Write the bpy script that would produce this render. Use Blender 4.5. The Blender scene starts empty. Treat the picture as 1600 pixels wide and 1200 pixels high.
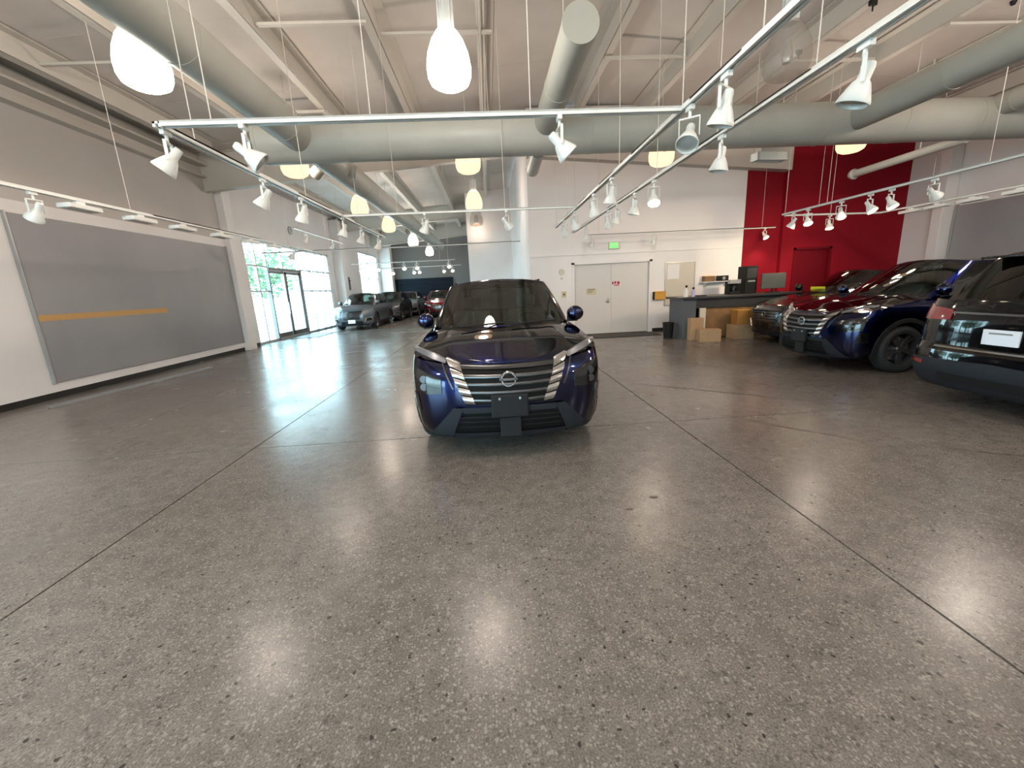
import bpy, bmesh, math, random
from mathutils import Vector, Matrix, noise
random.seed(7)
PI = math.pi
sc = bpy.context.scene
COL = sc.collection

# ---------------------------------------------------------------- camera, world, exposure
R = Matrix(((0.99725168, 0.06007949, -0.04335379),
            (-0.0557423, 0.22296921, -0.97323046),
            (-0.04880463, 0.97297235, 0.22570538)))
cd = bpy.data.cameras.new('camera'); cam = bpy.data.objects.new('camera', cd); COL.objects.link(cam)
cam.matrix_world = Matrix.Translation((0, 0, 1.55)) @ R.to_4x4()
cd.sensor_fit = 'HORIZONTAL'; cd.sensor_width = 36.0; cd.lens = 36.0 * 646.0 / 1600.0
cd.clip_start = 0.05; cd.clip_end = 500
sc.camera = cam
sc.view_settings.view_transform = 'Standard'
sc.view_settings.look = 'None'
sc.view_settings.exposure = 0.88
sc.view_settings.gamma = 1.0
sc.view_settings.use_curve_mapping = False
sc.cycles.use_denoising = True
sc.cycles.max_bounces = 8
sc.cycles.diffuse_bounces = 4
sc.cycles.glossy_bounces = 4
sc.cycles.transmission_bounces = 6
sc.cycles.transparent_max_bounces = 12
sc.cycles.sample_clamp_indirect = 6.0
sc.cycles.caustics_reflective = False
sc.cycles.caustics_refractive = False

W = bpy.data.worlds.new('sky'); sc.world = W; W.use_nodes = True
nt = W.node_tree; nt.nodes.clear()
wo = nt.nodes.new('ShaderNodeOutputWorld'); bg = nt.nodes.new('ShaderNodeBackground')
bg.inputs[0].default_value = (0.60, 0.84, 1.0, 1); bg.inputs[1].default_value = 8.5
nt.links.new(bg.outputs[0], wo.inputs[0])

def light(kind, name, loc, power, color=(1, 1, 1), **k):
    l = bpy.data.lights.new(name, kind); l.energy = power; l.color = color
    for a, v in k.items(): setattr(l, a, v)
    o = bpy.data.objects.new(name, l); o.location = loc; COL.objects.link(o); return o

# ---------------------------------------------------------------- materials
MATS = {}
def mat(name, color, rough=0.5, metal=0.0, coat=0.0, emit=None, es=0.0, spec=0.5, trans=0.0, alpha=1.0):
    m = bpy.data.materials.new(name); m.use_nodes = True
    b = m.node_tree.nodes['Principled BSDF']
    b.inputs['Base Color'].default_value = (*color, 1)
    b.inputs['Roughness'].default_value = rough; b.inputs['Metallic'].default_value = metal
    b.inputs['Coat Weight'].default_value = coat; b.inputs['Coat Roughness'].default_value = 0.04
    b.inputs['Specular IOR Level'].default_value = spec
    b.inputs['Transmission Weight'].default_value = trans
    if emit: b.inputs['Emission Color'].default_value = (*emit, 1); b.inputs['Emission Strength'].default_value = es
    m.diffuse_color = (*color, 1)
    MATS[name] = m; return m
def noisy(m, scale, c1, c2, bump=0.0, detail=3.0):
    t = m.node_tree; b = t.nodes['Principled BSDF']
    tc = t.nodes.new('ShaderNodeTexCoord'); n = t.nodes.new('ShaderNodeTexNoise'); r = t.nodes.new('ShaderNodeValToRGB')
    n.inputs['Scale'].default_value = scale; n.inputs['Detail'].default_value = detail
    r.color_ramp.elements[0].position = 0.35; r.color_ramp.elements[1].position = 0.65
    r.color_ramp.elements[0].color = (*c1, 1); r.color_ramp.elements[1].color = (*c2, 1)
    t.links.new(tc.outputs['Object'], n.inputs['Vector']); t.links.new(n.outputs['Fac'], r.inputs['Fac'])
    t.links.new(r.outputs['Color'], b.inputs['Base Color'])
    if bump:
        bp = t.nodes.new('ShaderNodeBump'); bp.inputs['Strength'].default_value = bump; bp.inputs['Distance'].default_value = 0.01
        t.links.new(n.outputs['Fac'], bp.inputs['Height']); t.links.new(bp.outputs['Normal'], b.inputs['Normal'])
    return m

M_wall = noisy(mat('white_wall_paint', (0.74, 0.71, 0.70), 0.75), 0.6, (0.78, 0.75, 0.74), (0.83, 0.80, 0.79))
M_wallg = noisy(mat('warm_grey_wall_paint', (0.47, 0.44, 0.42), 0.8), 0.5, (0.52, 0.485, 0.455), (0.56, 0.525, 0.495))
M_ceil = noisy(mat('ceiling_insulation_facing', (0.58, 0.54, 0.50), 0.75), 0.7, (0.54, 0.50, 0.46), (0.62, 0.58, 0.54))
M_steel = mat('painted_roof_steel', (0.56, 0.53, 0.48), 0.55)
M_duct = noisy(mat('painted_duct', (0.46, 0.46, 0.415), 0.45), 1.2, (0.44, 0.44, 0.395), (0.48, 0.48, 0.435))
M_track = mat('track_white_enamel', (0.72, 0.74, 0.72), 0.35)
M_head = mat('lamp_head_white_enamel', (0.70, 0.72, 0.70), 0.3)
M_headg = mat('lamp_reflector_silver', (0.45, 0.46, 0.45), 0.25, 0.8)
M_cable = mat('thin_hanger_cable', (0.62, 0.58, 0.54), 0.5)
M_red = noisy(mat('crimson_wall_paint', (0.235, 0.001, 0.011), 0.7, spec=0.25), 0.5, (0.22, 0.001, 0.010), (0.25, 0.0015, 0.012))
M_reddoor = mat('dark_red_door_paint', (0.13, 0.001, 0.007), 0.6, spec=0.2)
M_board = noisy(mat('grey_display_board', (0.30, 0.29, 0.30), 0.42), 0.4, (0.27, 0.265, 0.275), (0.33, 0.32, 0.325))
M_tape = mat('tan_tape', (0.55, 0.32, 0.12), 0.7)
M_black = mat('black_vinyl_base', (0.012, 0.011, 0.010), 0.5)
M_alu = mat('brushed_aluminium', (0.42, 0.43, 0.44), 0.35, 0.6)
M_frame = mat('grey_window_frame', (0.40, 0.42, 0.42), 0.4, 0.3)
M_door = mat('painted_steel_door', (0.66, 0.63, 0.60), 0.5)
M_navy = mat('dark_navy_shutter', (0.005, 0.010, 0.018), 0.6, spec=0.15)
M_card = noisy(mat('cardboard', (0.45, 0.29, 0.16), 0.85), 3, (0.42, 0.27, 0.15), (0.48, 0.31, 0.18))
M_orange = mat('orange_brown_wood', (0.42, 0.19, 0.05), 0.5)
M_wood = noisy(mat('brown_wood_panel', (0.22, 0.12, 0.05), 0.5), 4, (0.19, 0.10, 0.04), (0.26, 0.14, 0.06))
M_desk = mat('charcoal_laminate', (0.035, 0.036, 0.038), 0.35)
M_deskg = mat('slate_laminate', (0.09, 0.10, 0.115), 0.5)
M_plastic = mat('black_plastic', (0.010, 0.010, 0.011), 0.5, spec=0.25)
M_cream = mat('cream_plastic', (0.62, 0.56, 0.47), 0.5)
M_paper = mat('white_paper', (0.72, 0.70, 0.68), 0.8)
M_yellow = mat('mustard_plastic', (0.60, 0.30, 0.04), 0.5)
M_ypaper = mat('pale_yellow_paper', (0.60, 0.52, 0.30), 0.8)
M_redp = mat('magenta_red_print', (0.45, 0.03, 0.10), 0.8)
M_ink = mat('grey_ink', (0.25, 0.25, 0.25), 0.8)
M_exit = mat('exit_sign_green', (0.10, 0.45, 0.12), 0.5, emit=(0.15, 0.75, 0.18), es=0.6)
M_groove = noisy(mat('joint_filler', (0.05, 0.045, 0.04), 0.8), 5, (0.04, 0.036, 0.03), (0.07, 0.06, 0.055))
def glowmat(name, col, es):      # translucent prismatic acrylic lit from inside: lets most light through
    m = bpy.data.materials.new(name); m.use_nodes = True; t = m.node_tree; t.nodes.clear()
    o = t.nodes.new('ShaderNodeOutputMaterial'); e = t.nodes.new('ShaderNodeEmission'); tr = t.nodes.new('ShaderNodeBsdfTransparent'); mx = t.nodes.new('ShaderNodeMixShader')
    e.inputs[0].default_value = (*col, 1); e.inputs[1].default_value = es; tr.inputs[0].default_value = (1, 0.97, 0.92, 1); mx.inputs[0].default_value = 0.45
    t.links.new(tr.outputs[0], mx.inputs[1]); t.links.new(e.outputs[0], mx.inputs[2]); t.links.new(mx.outputs[0], o.inputs[0]); return m
M_glow = glowmat('prismatic_lamp_shade_lit', (1.0, 0.93, 0.84), 11.0)
M_glowfar = glowmat('lamp_shade_lit_warm', (1.0, 0.66, 0.40), 1.3)
M_shade = bpy.data.materials.new('prismatic_lamp_shade_unlit'); M_shade.use_nodes = True
_t = M_shade.node_tree; _b = _t.nodes['Principled BSDF']; _b.inputs['Base Color'].default_value = (0.55, 0.51, 0.47, 1); _b.inputs['Roughness'].default_value = 0.2
_tr = _t.nodes.new('ShaderNodeBsdfTransparent'); _tr.inputs[0].default_value = (0.9, 0.88, 0.86, 1); _mx = _t.nodes.new('ShaderNodeMixShader'); _mx.inputs[0].default_value = 0.32
_t.links.new(_tr.outputs[0], _mx.inputs[1]); _t.links.new(_b.outputs[0], _mx.inputs[2]); _t.links.new(_mx.outputs[0], _t.nodes['Material Output'].inputs[0])
M_bulb = mat('lit_halogen_lens', (1, 0.95, 0.8), 0.3, emit=(1.0, 0.82, 0.52), es=14.0)
M_bulboff = mat('unlit_halogen_lens', (0.5, 0.5, 0.48), 0.15, 0.3)

# glass
def glassmat(name, tint, opac, rough=0.0, refl=(1, 1, 1)):
    m = bpy.data.materials.new(name); m.use_nodes = True; t = m.node_tree; t.nodes.clear()
    o = t.nodes.new('ShaderNodeOutputMaterial'); tr = t.nodes.new('ShaderNodeBsdfTransparent')
    g = t.nodes.new('ShaderNodeBsdfGlossy'); mx = t.nodes.new('ShaderNodeMixShader'); f = t.nodes.new('ShaderNodeFresnel')
    f.inputs['IOR'].default_value = opac
    tr.inputs[0].default_value = (*tint, 1); g.inputs['Roughness'].default_value = rough; g.inputs[0].default_value = (*refl, 1)
    ge = t.nodes.new('ShaderNodeNewGeometry'); iv = t.nodes.new('ShaderNodeMath'); iv.operation = 'SUBTRACT'; iv.inputs[0].default_value = 1.0
    mu = t.nodes.new('ShaderNodeMath'); mu.operation = 'MULTIPLY'   # the exit face of a pane adds no second mirror image
    t.links.new(ge.outputs['Backfacing'], iv.inputs[1]); t.links.new(iv.outputs[0], mu.inputs[0]); t.links.new(f.outputs[0], mu.inputs[1])
    t.links.new(mu.outputs[0], mx.inputs[0]); t.links.new(tr.outputs[0], mx.inputs[1]); t.links.new(g.outputs[0], mx.inputs[2])
    t.links.new(mx.outputs[0], o.inputs[0]); return m
M_glass = glassmat('window_glass', (0.92, 0.98, 0.96), 1.45)
M_carglass = glassmat('tinted_car_glass', (0.42, 0.50, 0.45), 1.55)
M_darkglass = glassmat('privacy_car_glass', (0.06, 0.065, 0.06), 1.6)
M_lens = glassmat('clear_lamp_lens', (0.8, 0.85, 0.9), 1.5)

# polished concrete
def concrete():
    m = mat('polished_concrete', (0.2, 0.18, 0.16), 0.25); t = m.node_tree; b = t.nodes['Principled BSDF']; L = t.links.new
    tc = t.nodes.new('ShaderNodeTexCoord')
    def N(k, **s):
        n = t.nodes.new(k)
        for a, v in s.items():
            if a in n.inputs: n.inputs[a].default_value = v
            else: setattr(n, a, v)
        return n
    def ramp(a, ca, b_, cb):
        r = N('ShaderNodeValToRGB'); e = r.color_ramp.elements
        e[0].position = a; e[0].color = ca; e[1].position = b_; e[1].color = cb; return r
    def mix(mode, fac, A, B):
        x = N('ShaderNodeMix', data_type='RGBA', blend_type=mode)
        for s, v in ((0, fac), (6, A), (7, B)):
            if hasattr(v, 'is_linked') or hasattr(v, 'links'): L(v, x.inputs[s])
            else: x.inputs[s].default_value = v
        return x.outputs[2]
    geo = N('ShaderNodeNewGeometry'); P = geo.outputs['Position']
    big = N('ShaderNodeTexNoise', Scale=0.45, Detail=4.0, Roughness=0.6); L(P, big.inputs['Vector'])
    rb = ramp(0.30, (0.118, 0.106, 0.096, 1), 0.70, (0.192, 0.176, 0.165, 1)); L(big.outputs['Fac'], rb.inputs['Fac'])
    med = N('ShaderNodeTexNoise', Scale=9.0, Detail=5.0); L(P, med.inputs['Vector'])
    rm = ramp(0.3, (0.80, 0.80, 0.80, 1), 0.7, (1.15, 1.14, 1.12, 1)); L(med.outputs['Fac'], rm.inputs['Fac'])
    c = mix('MULTIPLY', 1.0, rb.outputs[0], rm.outputs[0])
    # fine sand grain
    fi = N('ShaderNodeTexNoise', Scale=130.0, Detail=2.0); L(P, fi.inputs['Vector'])
    rf = ramp(0.33, (0.62, 0.62, 0.62, 1), 0.68, (1.38, 1.36, 1.33, 1)); L(fi.outputs['Fac'], rf.inputs['Fac'])
    c = mix('MULTIPLY', 0.9, c, rf.outputs[0])
    # aggregate: cells with random tone
    sx = N('ShaderNodeSeparateXYZ'); L(P, sx.inputs[0]); mr = N('ShaderNodeMapRange'); L(sx.outputs[1], mr.inputs[0])
    for i_, v_ in ((1, 2.0), (2, 7.0), (3, 1.0), (4, 0.12)): mr.inputs[i_].default_value = v_
    def chips(scale, thr_lo, dark, light_, size, fac):
        nonlocal c
        wp = N('ShaderNodeTexNoise', Scale=scale * 1.5, Detail=1.0); L(P, wp.inputs['Vector'])
        ad = N('ShaderNodeMix', data_type='RGBA', blend_type='LINEAR_LIGHT'); ad.inputs[0].default_value = 0.35 / scale
        L(P, ad.inputs[6]); L(wp.outputs['Color'], ad.inputs[7])
        v = N('ShaderNodeTexVoronoi', Scale=scale); L(ad.outputs[2], v.inputs['Vector'])
        inside = ramp(size - 0.05, (1, 1, 1, 1), size, (0, 0, 0, 1)); L(v.outputs['Distance'], inside.inputs['Fac'])
        sep = N('ShaderNodeSeparateColor'); L(v.outputs['Color'], sep.inputs[0])
        d = ramp(thr_lo, (1, 1, 1, 1), thr_lo + 0.01, (0, 0, 0, 1)); L(sep.outputs[0], d.inputs['Fac'])
        l = ramp(1 - thr_lo - 0.01, (0, 0, 0, 1), 1 - thr_lo, (1, 1, 1, 1)); L(sep.outputs[0], l.inputs['Fac'])
        for sel, colr in ((d, dark), (l, light_)):
            mm = N('ShaderNodeMath', operation='MULTIPLY'); L(inside.outputs[0], mm.inputs[0]); L(sel.outputs[0], mm.inputs[1])
            m2 = N('ShaderNodeMath', operation='MULTIPLY'); m3 = N('ShaderNodeMath', operation='MULTIPLY'); L(mm.outputs[0], m3.inputs[0]); L(mr.outputs[0], m3.inputs[1]); L(m3.outputs[0], m2.inputs[0]); m2.inputs[1].default_value = fac
            c = mix('MIX', m2.outputs[0], c, colr)
    chips(48.0, 0.20, (0.065, 0.060, 0.053, 1), (0.26, 0.242, 0.22, 1), 0.40, 0.7)
    chips(80.0, 0.25, (0.10, 0.093, 0.083, 1), (0.30, 0.275, 0.245, 1), 0.45, 0.6)
    chips(27.0, 0.10, (0.020, 0.019, 0.018, 1), (0.24, 0.225, 0.205, 1), 0.25, 0.9)
    L(c, b.inputs['Base Color'])
    rr = N('ShaderNodeTexNoise', Scale=1.3, Detail=4.0); L(P, rr.inputs['Vector'])
    r2 = ramp(0.3, (0.20, 0.20, 0.20, 1), 0.7, (0.29, 0.29, 0.29, 1)); L(rr.outputs['Fac'], r2.inputs['Fac'])
    L(r2.outputs[0], b.inputs['Roughness'])
    bp = N('ShaderNodeBump', Strength=0.12, Distance=0.002); L(fi.outputs['Fac'], bp.inputs['Height']); L(bp.outputs[0], b.inputs['Normal'])
    b.inputs['Specular IOR Level'].default_value = 0.50; b.inputs['Coat Weight'].default_value = 0.0
    return m
M_floor = concrete()

# ---------------------------------------------------------------- mesh helpers
def mk(name, verts, faces, m, parent=None, smooth=False, ang=40):
    me = bpy.data.meshes.new(name); me.from_pydata([tuple(v) for v in verts], [], faces); me.materials.append(m); me.validate()
    if smooth:
        me.polygons.foreach_set('use_smooth', [True] * len(me.polygons))
        bm = bmesh.new(); bm.from_mesh(me); bmesh.ops.remove_doubles(bm, verts=bm.verts, dist=1e-5)
        bmesh.ops.recalc_face_normals(bm, faces=bm.faces)
        for e in bm.edges:
            if len(e.link_faces) == 2 and e.calc_face_angle(0) > math.radians(ang): e.smooth = False
        bm.to_mesh(me); bm.free()
    o = bpy.data.objects.new(name, me); COL.objects.link(o)
    if parent: o.parent = parent
    return o

class MB:
    def __init__(s): s.v = []; s.f = []
    def add(s, v, f, M=None):
        n = len(s.v); s.v += [(M @ Vector(p)) if M else Vector(p) for p in v]; s.f += [tuple(i + n for i in q) for q in f]; return s
    def box(s, lo, hi, M=None, bev=0.0):
        x0, y0, z0 = lo; x1, y1, z1 = hi
        if bev:
            bm = bmesh.new(); bmesh.ops.create_cube(bm, size=1.0)
            for v in bm.verts:
                v.co = Vector(((x0 + x1) / 2 + v.co.x * (x1 - x0), (y0 + y1) / 2 + v.co.y * (y1 - y0), (z0 + z1) / 2 + v.co.z * (z1 - z0)))
            bmesh.ops.bevel(bm, geom=list(bm.edges), offset=bev, segments=2, affect='EDGES', profile=0.5)
            bm.verts.index_update()
            s.add([v.co.copy() for v in bm.verts], [tuple(v.index for v in f.verts) for f in bm.faces], M); bm.free(); return s
        v = [(x, y, z) for z in (z0, z1) for y in (y0, y1) for x in (x0, x1)]
        return s.add(v, [(0, 2, 3, 1), (4, 5, 7, 6), (0, 1, 5, 4), (2, 6, 7, 3), (0, 4, 6, 2), (1, 3, 7, 5)], M)
    def cyl(s, a, b, r0, r1=None, n=12, caps=True):
        a = Vector(a); b = Vector(b); r1 = r0 if r1 is None else r1
        d = (b - a).normalized(); u = d.orthogonal().normalized(); w = d.cross(u)
        v = [p + (u * math.cos(2 * PI * i / n) + w * math.sin(2 * PI * i / n)) * r for p, r in ((a, r0), (b, r1)) for i in range(n)]
        f = [(i, (i + 1) % n, n + (i + 1) % n, n + i) for i in range(n)]
        if caps: f += [tuple(range(n - 1, -1, -1)), tuple(range(n, 2 * n))]
        return s.add(v, f)
    def lathe(s, prof, M=None, n=24, a0=0, a1=2 * PI):
        full = abs(a1 - a0 - 2 * PI) < 1e-6; k = n if full else n + 1; v = []; f = []
        for r, z in prof:
            for i in range(k):
                t = a0 + (a1 - a0) * i / n; v.append((r * math.cos(t), r * math.sin(t), z))
        for j in range(len(prof) - 1):
            for i in range(n):
                i2 = (i + 1) % k; f.append((j * k + i, j * k + i2, (j + 1) * k + i2, (j + 1) * k + i))
        return s.add(v, f, M)
    def prism(s, poly, lo, hi, axis=1, M=None):
        # poly of 2D pts extruded along axis
        def P(p, h):
            q = list(p); q.insert(axis, h); return tuple(q)
        n = len(poly); v = [P(p, lo) for p in poly] + [P(p, hi) for p in poly]
        f = [tuple(range(n)), tuple(range(2 * n - 1, n - 1, -1))] + [(i, n + i, n + (i + 1) % n, (i + 1) % n) for i in range(n)]
        return s.add(v, f, M)
    def build(s, name, m, parent=None, smooth=False, ang=40):
        return mk(name, s.v, s.f, m, parent, smooth, ang)

def recalc(o):
    bm = bmesh.new(); bm.from_mesh(o.data); bmesh.ops.recalc_face_normals(bm, faces=bm.faces); bm.to_mesh(o.data); bm.free(); return o
def thing(name, label, cat, loc=(0, 0, 0), rz=0.0, group=None):
    o = bpy.data.objects.new(name, None); COL.objects.link(o); o.location = loc; o.rotation_euler = (0, 0, rz); o.empty_display_size = 0.2
    return tag(o, label, cat, group)
def tag(o, label, cat, group=None):
    o['label'] = label; o['category'] = cat
    if group: o['group'] = group
    return o
def struct(o):
    o['kind'] = 'structure'; return o
def tree_copy(o, parent=None, label=None, group=None):
    c = o.copy(); COL.objects.link(c)
    if parent is not None: c.parent = parent
    if label: c['label'] = label
    if group: c['group'] = group
    for ch in list(CH.get(o.name, o.children)): tree_copy(ch, c)
    return c
CH = {}

# ---------------------------------------------------------------- the room
XL, XR, YB, YN = -8.0, 12.8, 12.9, -7.0          # left wall, right wall, back wall, near wall
RX = 2.4                                         # ridge
def zroof(x): return 6.45 - 0.075 * abs(x - RX)
def zduct(): return 4.35

# floor slabs between saw-cut joints
fl = MB().box((-8.6, -7.4, -0.20), (13.2, 34.6, -0.012)).build('floor', M_groove); struct(fl)
xs = [-8.5, -7.24, -2.63, 1.98, 6.59, 11.2, 13.1]; ys = [-7.3, -4.85, -0.25, 4.35, 8.95, 13.55, 18.15, 22.75, 27.35, 31.95, 34.5]
for i in range(len(xs) - 1):
    for j in range(len(ys) - 1):
        g = 0.007
        MB().box((xs[i] + g, ys[j] + (g if j != 2 else g), -0.012), (xs[i + 1] - g, ys[j + 1] - g, 0.0)).build('slab', M_floor, fl)

# left wall: solid grey part up to Y 14, then storefront further out
def wall_with_holes(name, m, axis, pos, th, a0, a1, z0, z1, holes):
    """wall in plane axis=pos, spanning a0..a1; holes list of (b0,b1,zz0,zz1)"""
    mb = MB(); cuts = sorted(set([a0, a1] + [h[0] for h in holes] + [h[1] for h in holes]))
    for c0, c1 in zip(cuts[:-1], cuts[1:]):
        hs = sorted([h for h in holes if h[0] <= c0 + 1e-6 and h[1] >= c1 - 1e-6], key=lambda h: h[2])
        z = z0
        segs = []
        for h in hs:
            if h[2] > z + 1e-6: segs.append((z, h[2]))
            z = h[3]
        if z < z1: segs.append((z, z1))
        for s0, s1 in segs:
            if axis == 0: mb.box((min(pos, pos + th), c0, s0), (max(pos, pos + th), c1, s1))
            else: mb.box((c0, min(pos, pos + th), s0), (c1, max(pos, pos + th), s1))
    return struct(mb.build(name, m))
wall_with_holes('wall_left', M_wallg, 0, XL, -0.25, YN, 14.0, 0.0, 5.75, [(-5.0, 2.5, 0.0, 3.2)])
wall_with_holes('wall_left_far', M_wall, 0, -8.2, -0.2, 14.0, 34.0, 0.0, 5.75, [(15.18, 22.85, 0.0, 3.68), (28.2, 32.8, 0.9, 4.34)])
# white lower band of the left wall around the board
struct(MB().box((XL, 3.0, 0.0), (XL + 0.03, 13.95, 3.42)).build('trim_1', M_wall))
# boxed columns on the left wall
def column(x0, y0, x1, y1, z1, m, lab, nm='boxed_column'):
    o = MB().box((x0, y0, 0), (x1, y1, z1), bev=0.012).build(nm, m); return tag(o, lab, 'column')
column(-8.2, 13.75, -7.78, 14.15, 5.0, M_wall, 'slim white boxed column at the end of the grey board wall')
column(-8.2, 23.6, -7.75, 24.2, 5.5, M_wall, 'white boxed column between the glass entrance and the narrow window')
column(-8.2, 33.2, -7.3, 33.95, 5.6, M_wall, 'white boxed column in the far left corner past the narrow window')
# wall back white part
wall_with_holes('wall_back', M_wall, 1, YB, 0.22, 1.3, 7.86, 0.0, 6.3, [(2.62, 4.98, 0.0, 2.16)])
struct(MB().box((7.86, YB, 0), (9.0, YB + 0.22, 6.3)).build('wall_red_recess', M_red))
wall_with_holes('wall_red', M_red, 1, YB - 0.14, 0.36, 9.0, XR, 0.0, 6.2, [(9.45, 10.55, 0.0, 2.28)])
struct(MB().box((1.56, YB + 0.225, 0), (13.05, YB + 0.40, 6.3)).build('back_leak_block', M_wallg))  # added unseen slab, stops sky light leaking round the doors
# bulkhead over the back wall, its lower edge falls to the right
struct(recalc(MB().prism([(1.3, 5.12), (9.0, 4.50), (9.0, 6.3), (1.3, 6.3)], YB - 0.30, YB - 0.001, 1).build('trim_2', M_wallg)))
# shallow ledge line on the back wall over the door
struct(MB().box((1.32, YB - 0.02, 2.42), (7.84, YB - 0.001, 2.45)).build('trim_3', M_wall))
# block side wall (white, faces left) and end wall facing the camera
struct(MB().box((1.3, YB + 0.22, 0), (1.55, 22.0, 6.3)).build('wall_block_side', M_wall))
struct(MB().box((-0.9, 22.0, 0), (1.55, 22.25, 6.4)).build('wall_block_end', M_wall))
struct(MB().box((-0.9, 22.25, 0), (-0.65, 34.0, 6.4)).build('wall_block_far_side', M_wall))
# far end
struct(MB().box((-8.4, 34.0, 0), (-0.65, 34.25, 6.4)).build('wall_far', mat('far_wall_grey_paint', (0.15, 0.15, 0.145), 0.8)))
# right wall and wall behind the viewer
struct(MB().box((XR, YN, 0), (XR + 0.25, YB + 0.3, 6.2)).build('wall_right', M_wall))
wall_with_holes('wall_near', M_wall, 1, YN, -0.25, -8.25, XR + 0.25, 0.0, 6.4, [(-6.5, -0.5, 0.0, 3.2)])
# ceiling: two sloping planes
def roofplane(x0, x1):
    return [(x0, zroof(x0)), (x1, zroof(x1)), (x1, zroof(x1) + 0.25), (x0, zroof(x0) + 0.25)]
struct(recalc(MB().prism(roofplane(-8.6, RX), YN - 0.3, 34.4, 1).prism(roofplane(RX, 13.2), YN - 0.3, 34.4, 1).build('ceiling', M_ceil)))
# lap seams of the insulation facing
mb = MB()
for y in [0.8, 3.2, 5.6, 8.0, 10.4, 12.8, 16, 19, 22, 25, 28, 31]:
    for a, b in ((-8.4, RX), (RX, 12.9)):
        za, zb = zroof(a) - 0.006, zroof(b) - 0.006
        mb.prism([(a, za), (b, zb), (b, zb + 0.005), (a, za + 0.005)], y, y + 0.05, 1)
struct(recalc(mb.build('trim_4', M_ceil)))

# purlins (Z sections) run away from the viewer
def purlin(x, y0, y1, lab, grp=None):
    z = zroof(x) - 0.001; h = 0.34; w = 0.16; t = 0.02; s = 1 if x < RX else -1
    mb = MB().box((x - t / 2, y0, z - h), (x + t / 2, y1, z - 0.0))
    mb.box((x - (w if s > 0 else 0), y0, z - h), (x + (0 if s > 0 else w), y1, z - h + t))
    mb.box((x - (0 if s > 0 else w), y0, z - 0.03), (x + (w if s > 0 else 0), y1, z - 0.012))
    o = mb.build('roof_purlin', M_steel); tag(o, lab, 'beam', grp); return o
PX = [-7.1, -5.35, -3.4, -1.6, 0.22, 2.65, 4.4, 6.45, 8.2, 10.1, 12.0]
ordn = ['outermost left', 'second from the left', 'third from the left', 'fourth from the left', 'fifth from the left', 'middle', 'fifth from the right', 'fourth from the right', 'third from the right', 'second from the right', 'outermost right']
for x, o_ in zip(PX, ordn):
    purlin(x, -6.9, 12.55, 'pale steel roof purlin over the near hall, %s' % o_)
for x, o_ in zip(PX[:5], ['above the glass entrance', 'beside the far duct', 'right of the far duct', 'over the main aisle', 'above the white block end wall']):
    purlin(x, 13.75, 21.9 if x > -0.6 else 33.9, 'pale steel roof purlin in the far hall, %s' % o_)
# rigid frame girders across
def girder(y, x0, x1, depth, lab):
    mb = MB(); n = 2
    pts = [x0] + ([RX] if x0 < RX < x1 else []) + [x1]
    for a, b in zip(pts[:-1], pts[1:]):
        za, zb = zroof(a), zroof(b)
        mb.prism([(a, za - depth), (b, zb - depth), (b, zb - 0.003), (a, za - 0.003)], y - 0.012, y + 0.012, 1)
        for dz in (depth, 0.03):
            mb.prism([(a, za - dz), (b, zb - dz), (b, zb - dz + 0.022), (a, za - dz + 0.022)], y - 0.11, y + 0.11, 1)
    return tag(recalc(mb.build('roof_girder', M_steel)), lab, 'beam')
girder(13.35, -7.99, 1.29, 1.0, 'deep pale roof girder crossing behind the big round duct')
girder(24.3, -7.99, -1.0, 0.75, 'pale roof girder crossing the far hall, nearer of two')
girder(30.5, -7.99, -1.0, 0.9, 'pale roof girder crossing the far hall, the furthest')
# bridging bars between purlins
for k, (x0, x1, y) in enumerate([(-7.1, -5.35, 8.15), (-3.4, -1.65, 7.75), (-1.6, 0.35, 8.35), (2.65, 4.4, 9.6), (6.45, 8.2, 9.3), (-5.35, -3.4, 10.6), (8.2, 10.1, 7.9)]):
    lb = ['at the far left end', 'left of the lit middle lamp', 'behind the lit middle lamp', 'right of the short capped duct', 'right of the unlit lamp', 'above the left end of the cross duct', 'above the right branch duct'][k]
    o = MB().box((x0 + .02, y, zroof((x0 + x1) / 2) - 0.34), (x1 - .02, y + 0.07, zroof((x0 + x1) / 2) - 0.30)).build('bridging_bar', M_steel)
    tag(o, 'flat white bridging bar between two roof purlins %s' % lb, 'bar')
# thin conduit
tag(MB().cyl((0.12, -2, zroof(0.1) - 0.40), (0.12, 12.4, zroof(0.1) - 0.40), 0.03).build('conduit', M_steel, smooth=True), 'thin white conduit under a roof purlin right of the lit middle lamp', 'pipe')
# eave struts on left wall
e = thing('eave_strut', 'pale double eave strut along the top of the left wall', 'beam', (0, 0, 0))
MB().box((-7.99, -6.9, 5.32), (-7.70, 13.2, 5.36)).box((-7.99, -6.9, 5.36), (-7.95, 13.2, 5.60)).build('upper_channel', M_steel, e)
MB().box((-7.99, -6.9, 5.02), (-7.80, 13.2, 5.06)).box((-7.99, -6.9, 5.06), (-7.96, 13.2, 5.2)).build('lower_channel', M_steel, e)

# baseboards
struct(MB().box((XL + 0.031, 2.6, 0), (XL + 0.045, 13.74, 0.11)).build('baseboard_left', M_black))
struct(MB().box((-8.19, 14.16, 0), (-8.17, 15.1, 0.11)).build('baseboard_left_far', M_black))
struct(MB().box((1.31, YB - 0.015, 0), (2.5, YB - 0.001, 0.10)).box((5.1, YB - 0.015, 0), (7.85, YB - 0.001, 0.10)).build('baseboard_back', M_black))

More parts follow.
